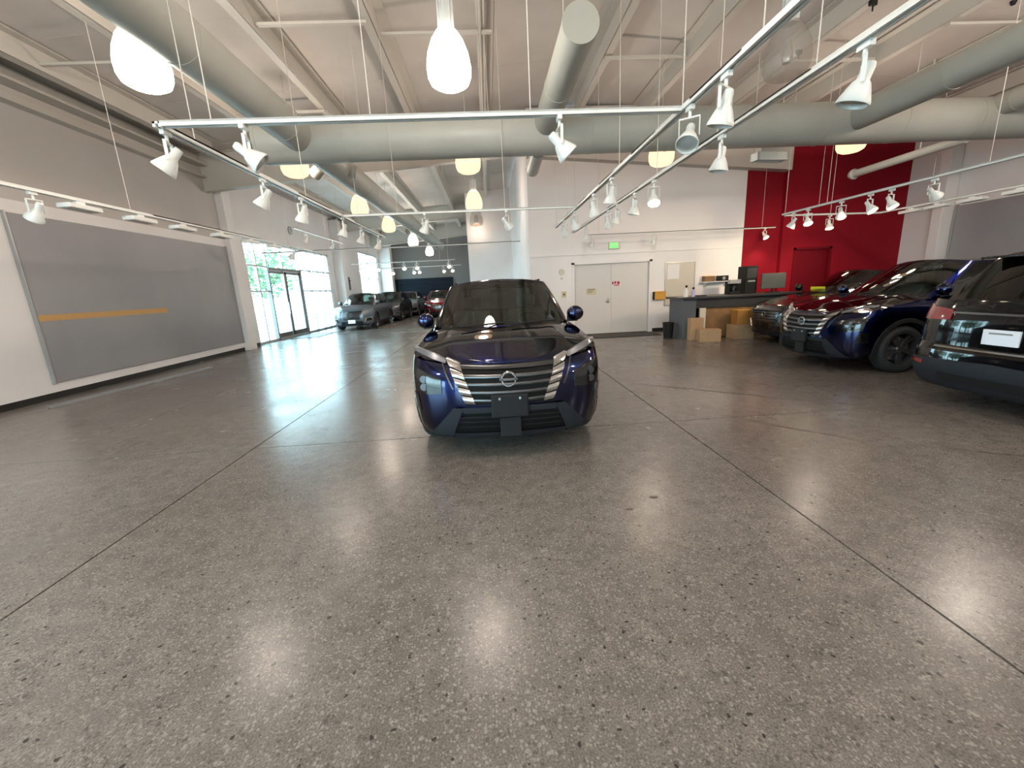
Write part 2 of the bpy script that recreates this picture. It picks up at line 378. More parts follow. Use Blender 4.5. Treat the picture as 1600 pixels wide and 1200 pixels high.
# boards
b = thing('display_board', 'huge grey display board on the left wall with a tan tape strip', 'board', (-7.96, 10.8, 0.28))
MB().box((-0.008, -3.0, 0.0), (0.03, 2.90, 2.92), bev=0.006).build('board_panel', M_board, b)
MB().box((0.031, -3.0, 1.10), (0.034, 0.0, 1.21)).build('tape_strip', M_tape, b)
for yy in (-3.02, 2.93):
    MB().box((-0.008, yy - 0.03, -0.02), (0.045, yy, 2.94)).build('edge_trim', M_alu, b)
b = thing('display_board', 'grey display board on the right wall above the parked cars', 'board', (12.78, 8.25, 0.3))
MB().box((-0.03, -5.5, 0.0), (0.018, 3.0, 2.82), bev=0.006).build('board_panel', M_board, b)
MB().box((-0.045, 3.0, -0.02), (0.018, 3.04, 2.86)).build('edge_trim', M_alu, b)
column(12.45, 11.35, 12.79, 11.62, 5.2, M_wall, 'slim white pilaster on the right wall at the grey board edge', 'pilaster')
# rail lying on floor by left wall
o = thing('aluminium_rail', 'long thin aluminium rail lying on the floor below the grey board', 'rail', (-7.12, 8.7, 0), math.radians(-6))
MB().box((-0.05, -1.75, 0.0), (0.05, 1.75, 0.012)).build('web', M_alu, o)
MB().box((-0.05, -1.75, 0.012), (-0.04, 1.75, 0.035)).box((0.04, -1.75, 0.012), (0.05, 1.75, 0.035)).build('flange', M_alu, o)

# ---------------------------------------------------------------- storefront windows
def storefront(name, X, y0, y1, z0, z1, mull, rails, door=None):
    w = struct(MB().box((X - 0.06, y0, z0), (X + 0.06, y0 + 0.06, z1)).box((X - 0.06, y1 - 0.06, z0), (X + 0.06, y1, z1))
               .box((X - 0.06, y0, z1 - 0.07), (X + 0.06, y1, z1)).box((X - 0.06, y0, z0), (X + 0.06, y1, z0 + 0.09)).build(name, M_frame))
    edges = [y0] + mull + [y1]
    for m_ in mull:
        zz = (z0 + 0.09)
        MB().box((X - 0.05, m_ - 0.03, zz), (X + 0.05, m_ + 0.03, z1 - 0.07)).build('mullion', M_frame, w)
    for a, b_ in zip(edges[:-1], edges[1:]):
        isdoor = door and a >= door[0] - 0.01 and b_ <= door[1] + 0.01
        rs = [r for r in rails if z0 < r < z1] if not isdoor else [door[2]]
        zz = [z0 + 0.09] + rs + [z1 - 0.07]
        for r in rs: MB().box((X - 0.045, a + 0.03, r - 0.025), (X + 0.045, b_ - 0.03, r + 0.025)).build('rail', M_frame, w)
        for c, d in zip(zz[:-1], zz[1:]):
            if isdoor and c < door[2] - 0.5: continue
            MB().box((X - 0.006, a + 0.031, c + 0.026), (X + 0.006, b_ - 0.031, d - 0.026)).build('pane', M_glass, w)
    return w
storefront('window_1', -8.3, 15.18, 22.85, 0.0, 3.68, [15.9, 16.62, 17.85, 19.36, 20.5, 21.45, 22.2], [1.88, 2.78], door=(16.6, 19.4, 2.74))
storefront('window_2', -8.3, 28.2, 32.8, 0.9, 4.34, [30.4], [2.7])
storefront('window_3', -8.12, -5.0, 2.5, 0.0, 3.2, [-3.5, -2.0, -0.5, 1.0], [2.3])
# near window rotated: build along x by hand
w = struct(MB().box((-6.5, YN - 0.16, 0), (-6.42, YN - 0.04, 3.2)).box((-0.58, YN - 0.16, 0), (-0.5, YN - 0.04, 3.2)).box((-6.5, YN - 0.16, 3.12), (-0.5, YN - 0.04, 3.2)).box((-6.5, YN - 0.16, 0), (-0.5, YN - 0.04, 0.1)).build('window_4', M_frame))
for k in range(4):
    a = -6.42 + k * 1.46
    MB().box((a + 0.03, YN - 0.106, 0.1), (a + 1.43, YN - 0.094, 3.12)).build('pane', M_glass, w)
    if k: MB().box((a - 0.03, YN - 0.15, 0.1), (a + 0.03, YN - 0.05, 3.12)).build('mullion', M_frame, w)
# glass doors in window_1
M_doorframe = mat('grey_door_frame', (0.17, 0.16, 0.155), 0.4, 0.3)
dd = struct(MB().box((-8.36, 16.60, 2.66), (-8.20, 19.40, 2.76)).box((-8.36, 16.58, 0), (-8.22, 16.66, 2.66)).box((-8.36, 19.34, 0), (-8.22, 19.42, 2.66)).build('door_1', M_doorframe))
for a, b_, hs in ((16.67, 17.99, 1), (18.01, 19.33, 0)):
    MB().box((-8.32, a, 0.02), (-8.27, a + 0.09, 2.65)).box((-8.32, b_ - 0.09, 0.02), (-8.27, b_, 2.65)).box((-8.32, a, 0.02), (-8.27, b_, 0.26)).box((-8.32, a, 2.55), (-8.27, b_, 2.65)).build('door_leaf', M_doorframe, dd)
    MB().box((-8.30, a + 0.09, 0.26), (-8.29, b_ - 0.09, 2.55)).build('pane', M_glass, dd)
    yy = b_ - 0.16 if hs else a + 0.16
    MB().cyl((-8.22, yy, 0.95), (-8.22, yy, 1.45), 0.014).cyl((-8.27, yy, 1.0), (-8.22, yy, 1.0), 0.01).cyl((-8.27, yy, 1.4), (-8.22, yy, 1.4), 0.01).build('handle', M_alu, dd)
def mat_thing(x0, y0, x1, y1, lab):
    o = thing('floor_mat', lab, 'mat', ((x0 + x1) / 2, (y0 + y1) / 2, 0)); hx, hy = (x1 - x0) / 2, (y1 - y0) / 2
    MB().box((-hx, -hy, 0), (hx, hy, 0.008)).build('rubber_border', M_plastic, o)
    MB().box((-hx + .06, -hy + .06, 0.008), (hx - .06, hy - .06, 0.014)).build('pile', M_black, o)
mat_thing(-8.05, 17.0, -6.9, 19.3, 'dark floor mat inside the glass entrance doors')
mat_thing(3.0, 11.85, 5.0, 12.75, 'black floor mat in front of the white double door')

# ---------------------------------------------------------------- back wall double door
d2 = struct(MB().box((2.56, YB - 0.03, 0), (2.64, YB + 0.15, 2.20)).box((4.96, YB - 0.03, 0), (5.04, YB + 0.15, 2.20)).box((2.56, YB - 0.03, 2.14), (5.04, YB + 0.15, 2.22)).build('door_2', M_wall))
for a, b_ in ((2.65, 3.797), (3.803, 4.95)):
    MB().box((a, YB + 0.05, 0.015), (b_, YB + 0.10, 2.135), bev=0.004).build('door_leaf', M_door, d2)
MB().cyl((3.70, YB + 0.05, 1.02), (3.70, YB - 0.02, 1.02), 0.028, 0.028, 14).box((3.60, YB - 0.03, 1.005), (3.72, YB - 0.012, 1.035), bev=0.004).box((3.67, YB + 0.035, 0.95), (3.73, YB + 0.05, 1.10)).build('door_handle', M_alu, d2)
MB().box((3.785, YB + 0.03, 0.02), (3.815, YB + 0.049, 2.13)).build('astragal', M_door, d2)
def notice(name, x, z, w_, h, m, lines, lab, ink=None):
    o = thing(name, lab, 'sign', (x, YB + 0.049, z))
    MB().box((-w_ / 2, -0.004, -h / 2), (w_ / 2, 0, h / 2)).build('sheet', m, o)
    mb = MB()
    for (lx, lz, lw, lh) in lines: mb.box((lx - lw / 2, -0.0055, lz - lh / 2), (lx + lw / 2, -0.004, lz + lh / 2))
    mb.build('print', ink or M_ink, o)
notice('door_notice', 3.17, 1.33, 0.30, 0.19, M_ypaper, [(0, .055, .22, .03), (-.03, .01, .18, .02), (-.05, -.03, .14, .02)], 'pale yellow paper notice on the left leaf of the white double door')
notice('door_notice', 3.93, 1.53, 0.34, 0.16, M_paper, [(-.10, .02, .07, .09), (-.01, .03, .07, .08), (.09, .02, .08, .09), (.03, -.05, .16, .03)], 'white notice with magenta lettering on the right door leaf', M_redp)
# red door
d3 = struct(MB().box((9.40, YB - 0.17, 0), (9.47, YB - 0.04, 2.32)).box((10.53, YB - 0.17, 0), (10.60, YB - 0.04, 2.32)).box((9.40, YB - 0.17, 2.26), (10.60, YB - 0.04, 2.33)).build('door_3', M_reddoor))
MB().box((9.48, YB - 0.09, 0.01), (10.52, YB - 0.04, 2.255)).build('door_leaf', M_reddoor, d3)
# exit sign
s = thing('exit_sign', 'small green illuminated exit sign above the white double door', 'sign', (3.86, YB - 0.001, 2.55))
MB().box((-0.17, -0.05, 0), (0.17, 0, 0.20), bev=0.008).build('housing', M_cream, s)
MB().box((-0.15, -0.054, 0.02), (0.11, -0.050, 0.18)).build('green_face', M_exit, s)
def text_mesh(body, size, m, parent, M, name='lettering', ext=0.002, align='CENTER'):
    cu = bpy.data.curves.new('txt', 'FONT'); cu.body = body; cu.size = size; cu.extrude = ext; cu.align_x = align; cu.align_y = 'CENTER'; cu.resolution_u = 2
    to = bpy.data.objects.new('txt', cu); COL.objects.link(to)
    dg = bpy.context.evaluated_depsgraph_get(); me = bpy.data.meshes.new_from_object(to.evaluated_get(dg)); me.name = name
    me.transform(M); me.materials.clear(); me.materials.append(m); bpy.data.objects.remove(to)
    o = bpy.data.objects.new(name, me); COL.objects.link(o); o.parent = parent; return o
FRONT = Matrix.Rotation(PI / 2, 4, 'X')          # text readable from -Y
text_mesh('EXIT', 0.13, M_paper, s, Matrix.Translation((-0.02, -0.056, 0.10)) @ FRONT)
# wall plates and boxes
o = thing('thermostat', 'small round pale wall plate left of the white double door', 'plate', (2.25, YB, 1.95))
MB().cyl((0, -0.03, 0), (0, -0.001, 0), 0.085, 0.09, 24).build('dial', M_cream, o, True); MB().box((-0.03, -0.02, -0.22), (0.03, -0.001, -0.16)).build('label_plate', M_cream, o)
o = thing('switch_box', 'small tan switch box beside the white double door, below the round plate', 'switch', (2.30, YB, 1.28))
MB().box((-0.06, -0.04, -0.09), (0.06, -0.001, 0.09), bev=0.006).build('box', M_ypaper, o); MB().box((-0.015, -0.052, -0.03), (0.015, -0.04, 0.03)).build('toggle', M_plastic, o)
o = thing('wall_box', 'mustard yellow box mounted on the wall right of the double door', 'box', (5.28, YB, 0.98))
MB().box((-0.17, -0.14, 0), (0.17, -0.001, 0.24), bev=0.01).build('body', M_yellow, o); MB().box((-0.19, -0.12, 0.0), (-0.172, -0.001, 0.24)).build('side_plate', M_plastic, o); MB().box((-0.17, -0.15, 0.21), (0.17, -0.001, 0.25), bev=0.008).build('lid', M_yellow, o)
o = thing('whiteboard', 'pale framed whiteboard on the wall between yellow box and desk', 'board', (5.93, YB, 0.78))
MB().box((-0.45, -0.014, 0.02), (0.45, -0.001, 1.28)).build('panel', M_cream, o)
MB().box((-0.47, -0.03, 0), (0.47, -0.001, 0.02)).box((-0.47, -0.03, 1.28), (0.47, -0.001, 1.30)).box((-0.47, -0.03, 0), (-0.45, -0.001, 1.3)).box((0.45, -0.03, 0), (0.47, -0.001, 1.3)).build('frame', M_alu, o)
MB().box((-0.40, -0.018, 0.80), (-0.03, -0.0145, 1.24)).build('pinned_sheet', M_wall, o)
# navy shutter far
s = struct(MB().box((-7.25, 33.9, 0), (-7.15, 33.99, 2.62)).box((-2.85, 33.9, 0), (-2.75, 33.99, 2.62)).box((-7.25, 33.9, 2.55), (-2.75, 33.99, 2.65)).build('door_4', M_navy))
for k in range(8):
    MB().box((-7.14, 33.92, 0.01 + k * 0.317), (-2.86, 33.97, 0.32 + k * 0.317), bev=0.008).build('panel', M_navy, s)

# ---------------------------------------------------------------- ducts
def tube_obj(name, pts, r, m, parent, n=32, cap=True):
    mb = MB()
    for a, b_ in zip(pts[:-1], pts[1:]): mb.cyl(a, b_, r, r, n, cap)
    return mb.build(name, m, parent, True)
def ribs(parent, a, b_, r, step, m=M_duct):
    a = Vector(a); b_ = Vector(b_); L = (b_ - a).length; d = (b_ - a) / L; k = step
    while k < L - 0.2:
        MB().cyl(a + d * (k - 0.012), a + d * (k + 0.012), r + 0.006, r + 0.006, 32).build('seam_ring', m, parent, True); k += step
du = thing('main_duct', 'huge round beige duct crossing the whole hall', 'duct', (0, 8.75, 4.40))
tube_obj('barrel', [(-4.0, 0, 0), (12.3, 0, 0)], 0.37, M_duct, du, 48)
ribs(du, (-4.0, 0, 0), (12.3, 0, 0), 0.37, 1.53)
MB().cyl((-4.06, 0, 0), (-4.0, 0, 0), 0.375, 0.375, 48).build('end_cap', M_duct, du, True)
for x in (-2.2, 0.2, 4.6, 8.6): MB().cyl((x, 0, 0.37), (x, 0, zroof(x) - 4.40), 0.006).build('hanger_rod', M_cable, du)
du = thing('branch_duct', 'long round beige duct running away along the left side', 'duct', (-3.32, 0, 4.44))
tube_obj('barrel', [(0, -6.5, 0), (0.05, 9, 0), (0.35, 28.5, 0)], 0.285, M_duct, du, 40)
ribs(du, (0, -6.5, 0), (0.05, 9, 0), 0.285, 2.4); ribs(du, (0.05, 9.2, 0), (0.35, 28.5, 0), 0.285, 3.0)
for y in (3.9, 10.2): MB().cyl((-0.22, y, -0.1), (-0.40, y + 0.10, -0.20), 0.12, 0.14, 20).build('air_nozzle', M_duct, du, True)
MB().cyl((0.2, 10.5, -0.05), (0.42, 10.6, -0.12), 0.12, 0.14, 20).build('air_nozzle', M_duct, du, True)
du = thing('capped_duct', 'short round duct with a flat end cap right of the lit middle lamp', 'duct', (1.26, 5.6, 4.52))
tube_obj('barrel', [(0, 0, 0), (-0.02, 3.1, -0.05)], 0.215, M_duct, du, 36)
MB().cyl((0, -0.03, 0), (0, 0.03, 0), 0.222, 0.222, 36).build('end_cap', M_duct, du, True)
ribs(du, (0, 0, 0), (-0.02, 3.1, -0.05), 0.215, 1.5)
MB().cyl((0.05, 0.1, 0.20), (0.05, 0.1, zroof(1.3) - 4.52), 0.006).build('hanger_rod', M_cable, du)
MB().cyl((-0.2, 0.0, 0.05), (-0.2, 0.0, zroof(1.3) - 4.52), 0.005).build('hanger_rod', M_cable, du)
du = thing('capped_duct', 'short stub duct poking out behind the cross duct', 'duct', (1.15, 9.0, 4.18))
tube_obj('barrel', [(0, 0, 0), (0.02, 1.25, -0.02)], 0.14, M_duct, du, 24); MB().cyl((0.02, 1.25, -0.02), (0.02, 1.29, -0.02), 0.147, 0.147, 24).build('end_cap', M_duct, du, True)
du = thing('branch_duct', 'round beige duct over the right side coming towards the viewer', 'duct', (7.25, 0, 4.42))
tube_obj('barrel', [(0.25, -6.5, 0), (0, 8.5, 0)], 0.235, M_duct, du, 36); ribs(du, (0.2, -6.5, 0), (0, 8.5, 0), 0.235, 1.9)
du = thing('branch_duct', 'round beige duct at the right end of the cross duct', 'duct', (10.12, 0, 4.55))
tube_obj('barrel', [(0, -6.5, 0), (0, 8.5, 0)], 0.20, M_duct, du, 30); ribs(du, (0, -6.5, 0), (0, 8.5, 0), 0.20, 2.1)
du = thing('capped_duct', 'slim round duct with rounded end before the crimson wall', 'duct', (9.75, 11.3, 4.02))
tube_obj('barrel', [(0, 0, 0), (0.15, -2.5, 0.05)], 0.09, M_duct, du, 24)
MB().lathe([(0.0, 0.12), (0.08, 0.10), (0.125, 0.03), (0.13, -0.03), (0.09, -0.06)], Matrix.Rotation(-PI / 2, 4, 'X'), 24).build('end_cap', M_duct, du, True)
MB().cyl((0.12, -1.6, 0.09), (0.12, -1.6, zroof(9.9) - 4.02), 0.02).build('hanger_rod', M_duct, du)
# louvered air grille
g = thing('air_grille', 'small slatted air grille below the cross duct near the crimson wall', 'vent', (6.4, 9.75, 4.02), math.radians(8))
MB().box((-0.38, -0.12, 0), (0.38, -0.09, 0.16)).box((-0.38, 0.09, 0), (0.38, 0.12, 0.16)).box((-0.38, -0.12, 0), (-0.35, 0.12, 0.16)).box((0.35, -0.12, 0), (0.38, 0.12, 0.16)).build('frame', M_track, g)
for k in range(4): MB().box((-0.35, -0.07 + k * 0.045, 0.02), (0.35, -0.06 + k * 0.045, 0.07)).build('slat', M_track, g)
MB().box((-0.3, -0.1, 0.16), (0.3, 0.1, 0.30)).build('boot', M_duct, g)
for x in (-0.34, 0.34): MB().cyl((x, 0.1, 0.15), (x, 0.1, zroof(6.4 + x) - 4.02), 0.006).build('hanger_rod', M_cable, g)

# ---------------------------------------------------------------- pendant lamps
def pendant_meshes():
    parts = {}
    shade = [(0.085, 0.60), (0.13, 0.58), (0.20, 0.48), (0.255, 0.34), (0.28, 0.20), (0.272, 0.08), (0.24, 0.01), (0.17, -0.03), (0.08, -0.045), (0.0, -0.05)]
    parts['shade'] = (shade, 32)
    return parts
def pendant(x, y, zb, state, lab, grp=None):
    t = thing('pendant_lamp', lab, 'lamp', (x, y, zb), 0, grp)
    m = {'lit': M_glow, 'warm': M_glowfar, 'off': M_shade}[state]
    MB().lathe([(0.085, 0.60), (0.13, 0.58), (0.20, 0.48), (0.255, 0.34), (0.28, 0.20), (0.272, 0.08), (0.24, 0.01), (0.17, -0.03), (0.08, -0.045), (0.0, -0.05)], None, 32).build('shade', m, t, True, 60)
    MB().cyl((0, 0, 0.58), (0, 0, 0.92), 0.085, 0.075, 20).build('ballast_housing', M_track, t, True)
    mb = MB()
    for k in range(10):
        a = 2 * PI * k / 10; mb.box((-0.004, 0.08, 0.60), (0.004, 0.105, 0.90), Matrix.Rotation(a, 4, 'Z'))
    mb.build('cooling_fin', M_track, t)
    MB().cyl((0, 0, 0.92), (0, 0, zroof(x) - zb), 0.008).build('suspension_cord', M_cable, t)
    if state == 'off':
        MB().lathe([(0.0, 0.12), (0.05, 0.14), (0.07, 0.22), (0.05, 0.32), (0.03, 0.40)], None, 16).build('bulb', M_bulboff, t, True)
    return t
LAMPS = [(-3.92, 5.85, 'lit', 'lit bell-shaped pendant lamp, the big one beside the left duct'),
         (8.15, 5.9, 'lit', 'lit pendant lamp at the upper right, just beyond the right branch duct'),
         (8.1, 9.55, 'warm', 'lit pendant lamp behind the right part of the cross duct'),
         (-0.33, 6.05, 'lit', 'lit egg-shaped pendant lamp, the big one in the middle of the ceiling'),
         (4.1, 6.05, 'off', 'unlit prismatic pendant lamp hanging between the two right tracks'),
         (-3.95, 9.85, 'warm', 'lit pendant lamp peeping below the left end of the cross duct'),
         (-0.28, 10.05, 'warm', 'lit pendant lamp peeping below the middle of the cross duct'),
         (4.08, 10.05, 'warm', 'lit pendant lamp peeping below the cross duct before the crimson wall'),
         (-0.3, 14.6, 'warm', 'warm lit pendant lamp beyond the girder, above the blue-black car'),
         (-4.0, 14.6, 'warm', 'warm lit pendant lamp left of the far duct, nearest of that far row'),
         (-4.0, 18.6, 'warm', 'warm lit pendant lamp left of the far duct, second of that far row'),
         (-0.32, 18.0, 'off', 'unlit pendant lamp in front of the white block end wall'),
         (-0.38, 21.4, 'warm', 'warm lit pendant lamp closest to the white block end wall'),
         (-4.0, 24.4, 'lit', 'lit pendant lamp left of the far duct, third of that far row'),
         (-4.0, 31.0, 'lit', 'lit pendant lamp at the far end, the furthest of all')]
for x, y, st, lb in LAMPS:
    zb = 4.12
    pendant(x, y, zb, st, lb)
    if st != 'off':
        light('POINT', 'pendant_lamp_light', (x, y, zb + 0.26), (16 if y > 21 and y < 23 else 75 if y > 12 else 55), (1.0, 0.86, 0.77), shadow_soft_size=0.14)
for x in (-3.92, -0.33, 4.1, 8.3):  # unseen lamps added to light the near hall and brighten the right side
    for y in (2.0, -2.2):
        pendant(x, y, 4.12, 'lit', 'unseen lit pendant lamp added over the near hall, %s from the left, %s row' % ({-3.92: 'first', -0.33: 'second', 4.1: 'third', 8.3: 'fourth'}[x], 'front' if y > 0 else 'rear'))
        light('POINT', 'pendant_lamp_light', (x, y, 4.38), (150 if abs(x - 2.2) > 5 else 110), (1.0, 0.86, 0.77), shadow_soft_size=0.14)

# ---------------------------------------------------------------- track lighting
ZT = 3.0
def track(lab, pts, hangers, w=0.034, z=ZT):
    t = thing('light_track', lab, 'track', (pts[0][0], pts[0][1], z)); ox, oy = pts[0][0], pts[0][1]
    for (x0, y0), (x1, y1) in zip(pts[:-1], pts[1:]):
        dx, dy = x1 - x0, y1 - y0; L = math.hypot(dx, dy); M = Matrix.Translation((x0 - ox, y0 - oy, 0)) @ Matrix.Rotation(math.atan2(dy, dx), 4, 'Z')
        MB().box((-w * 0.5, -w, -0.02), (L + w * 0.5, -w * 0.35, 0.02), M).box((-w * 0.5, w * 0.35, -0.02), (L + w * 0.5, w, 0.02), M).box((-w * 0.5, -w, 0.004), (L + w * 0.5, w, 0.02), M).build('rail', M_track, t)
    for hx, hy in hangers:
        MB().cyl((hx - ox, hy - oy, 0.02), (hx - ox, hy - oy, zroof(hx) - z), 0.0045, n=6).build('hanger_cable', M_cable, t)
    return t
def _head_parts():
    P = {}
    P['adapter'] = MB().box((-0.02, -0.045, -0.045), (0.02, 0.045, 0.0), None, 0.004).cyl((0, 0, -0.04), (0, 0, -0.10), 0.012)
    return P
def head(x, y, tilt, yaw, lit, lab, z=ZT - 0.02, s=1.0, grp=None, style=0):
    t = thing('spotlight', lab, 'spotlight', (x, y, z), 0, grp); t.scale = (s, s, s)
    key = ('h', style)
    if key not in HM:
        a = MB().box((-0.02, -0.05, -0.04), (0.02, 0.05, 0.0), None, 0.004).cyl((0, 0, -0.035), (0, 0, -0.09), 0.013).build('adapter', M_head)
        y_ = MB().box((-0.085, -0.012, -0.10), (0.085, 0.012, -0.088)).box((-0.085, -0.012, -0.24), (-0.079, 0.012, -0.09)).box((0.079, -0.012, -0.24), (0.085, 0.012, -0.09)).build('yoke', M_head)
        h = MB().lathe([(0.0, 0.115), (0.030, 0.112), (0.036, 0.09), (0.036, 0.02), (0.052, 0.0), (0.066, -0.03), (0.088, -0.085), (0.094, -0.10), (0.094, -0.118), (0.086, -0.118), (0.080, -0.09), (0.04, -0.02), (0.0, -0.015)], None, 24).build('housing', M_head, None, True)
        l = MB().lathe([(0.0, -0.106), (0.04, -0.108), (0.08, -0.098)], None, 20).build('lens', M_bulboff, None, True)
        HM[key] = [o.data for o in (a, y_, h, l)]
        for o in (a, y_, h, l): bpy.data.objects.remove(o)
        ll = HM[key][3].copy(); ll.materials[0] = M_bulb; HM[key].append(ll)
    da, dy, dh, dl, dll = HM[key]
    Rz = Matrix.Rotation(yaw, 4, 'Z'); piv = Matrix.Translation((0, 0, -0.225)); Rt = Matrix.Rotation(tilt, 4, 'X')
    for nm, d, M in (('adapter', da, Matrix()), ('yoke', dy, Rz), ('housing', dh, Rz @ piv @ Rt), ('lens', dll if lit else dl, Rz @ piv @ Rt)):
        o = bpy.data.objects.new(nm, d); COL.objects.link(o); o.parent = t; o.matrix_local = M
        if nm == 'lens' and lit: o['label'] = 'glowing lens'
    return t
HM = {}
XA = -2.63; XB = 1.80; XC = 2.50; YC = 3.95
track('long white light track running away on the left with a row of spotlights', [(XA, YC), (XA, 11.5)], [(XA, 4.4), (XA, 6.8), (XA, 9.4), (XA, 11.4)])
track('white light track crossing the hall in front of the round duct', [(XA + 0.05, YC), (XB - 0.05, YC + 0.03)], [(-2.2, YC), (0.45, YC), (-0.9, YC)])
track('long white light track on the right, nearer the middle, meeting the crossing track', [(XB, -2.0), (XB, 11.05)], [(XB, 2.9), (XB, 4.0), (XB, 5.8), (XB, 9.5), (XB, 10.9)])
track('long white light track on the right, second from the middle', [(XC, -2.0), (XC, 12.3)], [(XC, 3.35), (XC, 4.7), (XC, 6.3), (XC, 9.5), (XC, 12.0)])
track('thin white light track crossing the hall behind the round duct', [(-2.58, 8.3), (XB - 0.05, 8.35)], [(-1.6, 8.3), (0.4, 8.3)], 0.026)
track('white light track crossing the far hall beyond the second girder', [(-7.0, 14.0), (1.1, 14.0)], [(-5, 14), (-1.2, 14.0)], 0.03)
track('short white light track along the wall above the whiteboard', [(3.0, 12.55), (8.6, 12.55)], [(3.3, 12.55), (8.2, 12.55)], 0.02, 2.93)
track('white light track on the left, nearest the grey board, with flat wall washers', [(-5.48, 1.0), (-5.48, 14.2)], [(-5.48, 4.5), (-5.48, 7.2), (-5.48, 12.4)])
track('white light track on the right before the crimson wall', [(7.42, 10.55), (7.58, 1.0)], [(7.42, 10.5), (7.44, 9.45), (7.46, 9.25), (7.52, 6.3)])
track('peach-lit white track with flat wall washers near the right wall', [(7.62, 10.75), (10.35, 11.0), (10.5, 2.0)], [(8.9, 10.88), (10.38, 9.8), (10.45, 7.0)])
O9 = ['first', 'second', 'third', 'fourth', 'fifth', 'sixth', 'seventh', 'eighth', 'ninth', 'tenth']
HEADS = [
 (XA, 4.02, 0.7, 1.9, 0, 'white spotlight at the near corner of the left track, aimed at the left wall'),
 (XA + 0.68, YC, 0.9, -1.3, 0, 'white spotlight on the crossing track at its left end'),
 (XA, 5.55, 0.6, 1.7, 0, 'second white spotlight from the near corner on the left track'),
 (XA, 6.60, 0.4, 1.2, 0, 'third white spotlight from the near corner on the left track'),
 (XA, 8.35, 0.3, 1.8, 0, 'fourth white spotlight from the near corner on the left track'),
 (XA, 9.50, 0.4, 1.5, 0, 'fifth white spotlight from the near corner on the left track'),
 (XA, 10.9, 0.4, 1.5, 0, 'white spotlight at the far end of the left track'),
 (0.70, YC + .02, 0.75, -1.5, 0, 'white spotlight on the crossing track in front of the capped duct'),
 (XB, 3.30, 0.25, 0.6, 0, 'nearest white spotlight on the middle right track'),
 (XB, 3.85, 0.65, 2.5, 0, 'white spotlight just where the crossing track meets the right track'),
 (XB, 6.15, 0.2, 0.5, 0, 'third white spotlight along the middle right track'),
 (XB, 7.15, 0.3, -1.0, 0, 'fourth white spotlight along the middle right track'),
 (XB, 8.7, 0.5, -0.9, 0, 'fifth white spotlight along the middle right track'),
 (XB, 9.8, 0.6, -0.9, 0, 'last white spotlight at the far end of the middle right track'),
 (XC + 0.02, 2.95, 0.3, 0.9, 0, 'large white spotlight at the top right, nearest on its track'),
 (XC, 4.6, 0.15, 0.9, 0, 'white spotlight on the outer right track in front of the cross duct'),
 (XC, 6.4, 0.5, 2.9, 1, 'glowing spotlight on the outer right track'),
 (XC, 7.2, 0.2, 0.9, 0, 'white unlit spotlight just beyond the glowing one on the outer right track'),
 (XC, 8.15, 0.3, 0.9, 0, 'fourth white spotlight along the outer right track'),
 (XC, 8.75, 0.3, -0.9, 0, 'fifth white spotlight along the outer right track'),
 (XC, 10.7, 0.3, 0.9, 0, 'last white spotlight at the far end of the outer right track'),
 (-1.1, 8.3, 0.5, 1.0, 0, 'white spotlight on the thin track behind the duct, left one'),
 (0.42, 8.35, 0.8, -1.0, 0, 'white spotlight on the thin track behind the duct, right one'),
 (-5.48, 5.75, 0.7, 1.4, 0, 'white spotlight between flat wall washers on the left board track'),
 (7.43, 10.2, 0.5, 0.6, 0, 'unlit white spotlight at the corner end of the red wall track'),
 (7.44, 9.75, 0.5, 2.9, 1, 'glowing spotlight nearest the corner of the red wall track'),
 (8.9, 10.88, 0.3, 2.9, 1, 'glowing spotlight on the short cross part before the crimson wall'),
 (7.46, 8.85, 0.7, -0.9, 0, 'unlit white spotlight left of the two bright ones on the red wall track'),
 (7.48, 8.2, 0.6, -2.8, 1, 'glowing spotlight, left one of the bright pair on the red wall track'),
 (7.49, 7.78, 0.5, -2.8, 1, 'glowing spotlight, right one of the bright pair on the red wall track'),
 (7.51, 7.05, 0.9, -1.5, 0, 'unlit white spotlight near the slim pilaster on the red wall track'),
]
for x, y, ti, ya, lit, lb in HEADS:
    head(x, y, ti, ya, lit, lb, ZT - 0.02, 1.0 if y > 3.2 else 1.05)
for x, lit, lb in ((4.95, 0, 'unlit spotlight on the wall track above the yellow box'), (8.3, 1, 'glowing spotlight at the crimson end of the wall track'), (3.1, 0, 'unlit spotlight at the left end of the wall track')):
    head(x, 12.55, -0.6 if lit else 0.3, 0.4, lit, lb, 2.92, 0.9)
# real beams of the lit spots
def spot(x, y, z, tx, ty, tz, pw, ang=1.0, col=(1, 0.80, 0.55)):
    o = light('SPOT', 'spotlight_beam', (x, y, z), pw, col, spot_size=ang, spot_blend=0.8, shadow_soft_size=0.05)
    o.rotation_euler = (Vector((tx, ty, tz)) - Vector((x, y, z))).to_track_quat('-Z', 'Y').to_euler()
spot(XC + .05, 6.3, 2.58, 4.2, 12.9, 1.0, 60)
spot(7.44, 9.9, 2.58, 8.2, 12.9, 1.9, 95, 1.3)
spot(8.9, 11.05, 2.58, 9.9, 12.8, 1.2, 40, 1.3)
spot(7.5, 8.3, 2.6, 6.2, 12.9, 1.2, 120, 1.2)
spot(7.5, 7.9, 2.6, 10.5, 12.8, 1.4, 60, 1.2)
spot(8.3, 12.4, 2.6, 8.4, 12.9, 1.2, 14, 1.6)
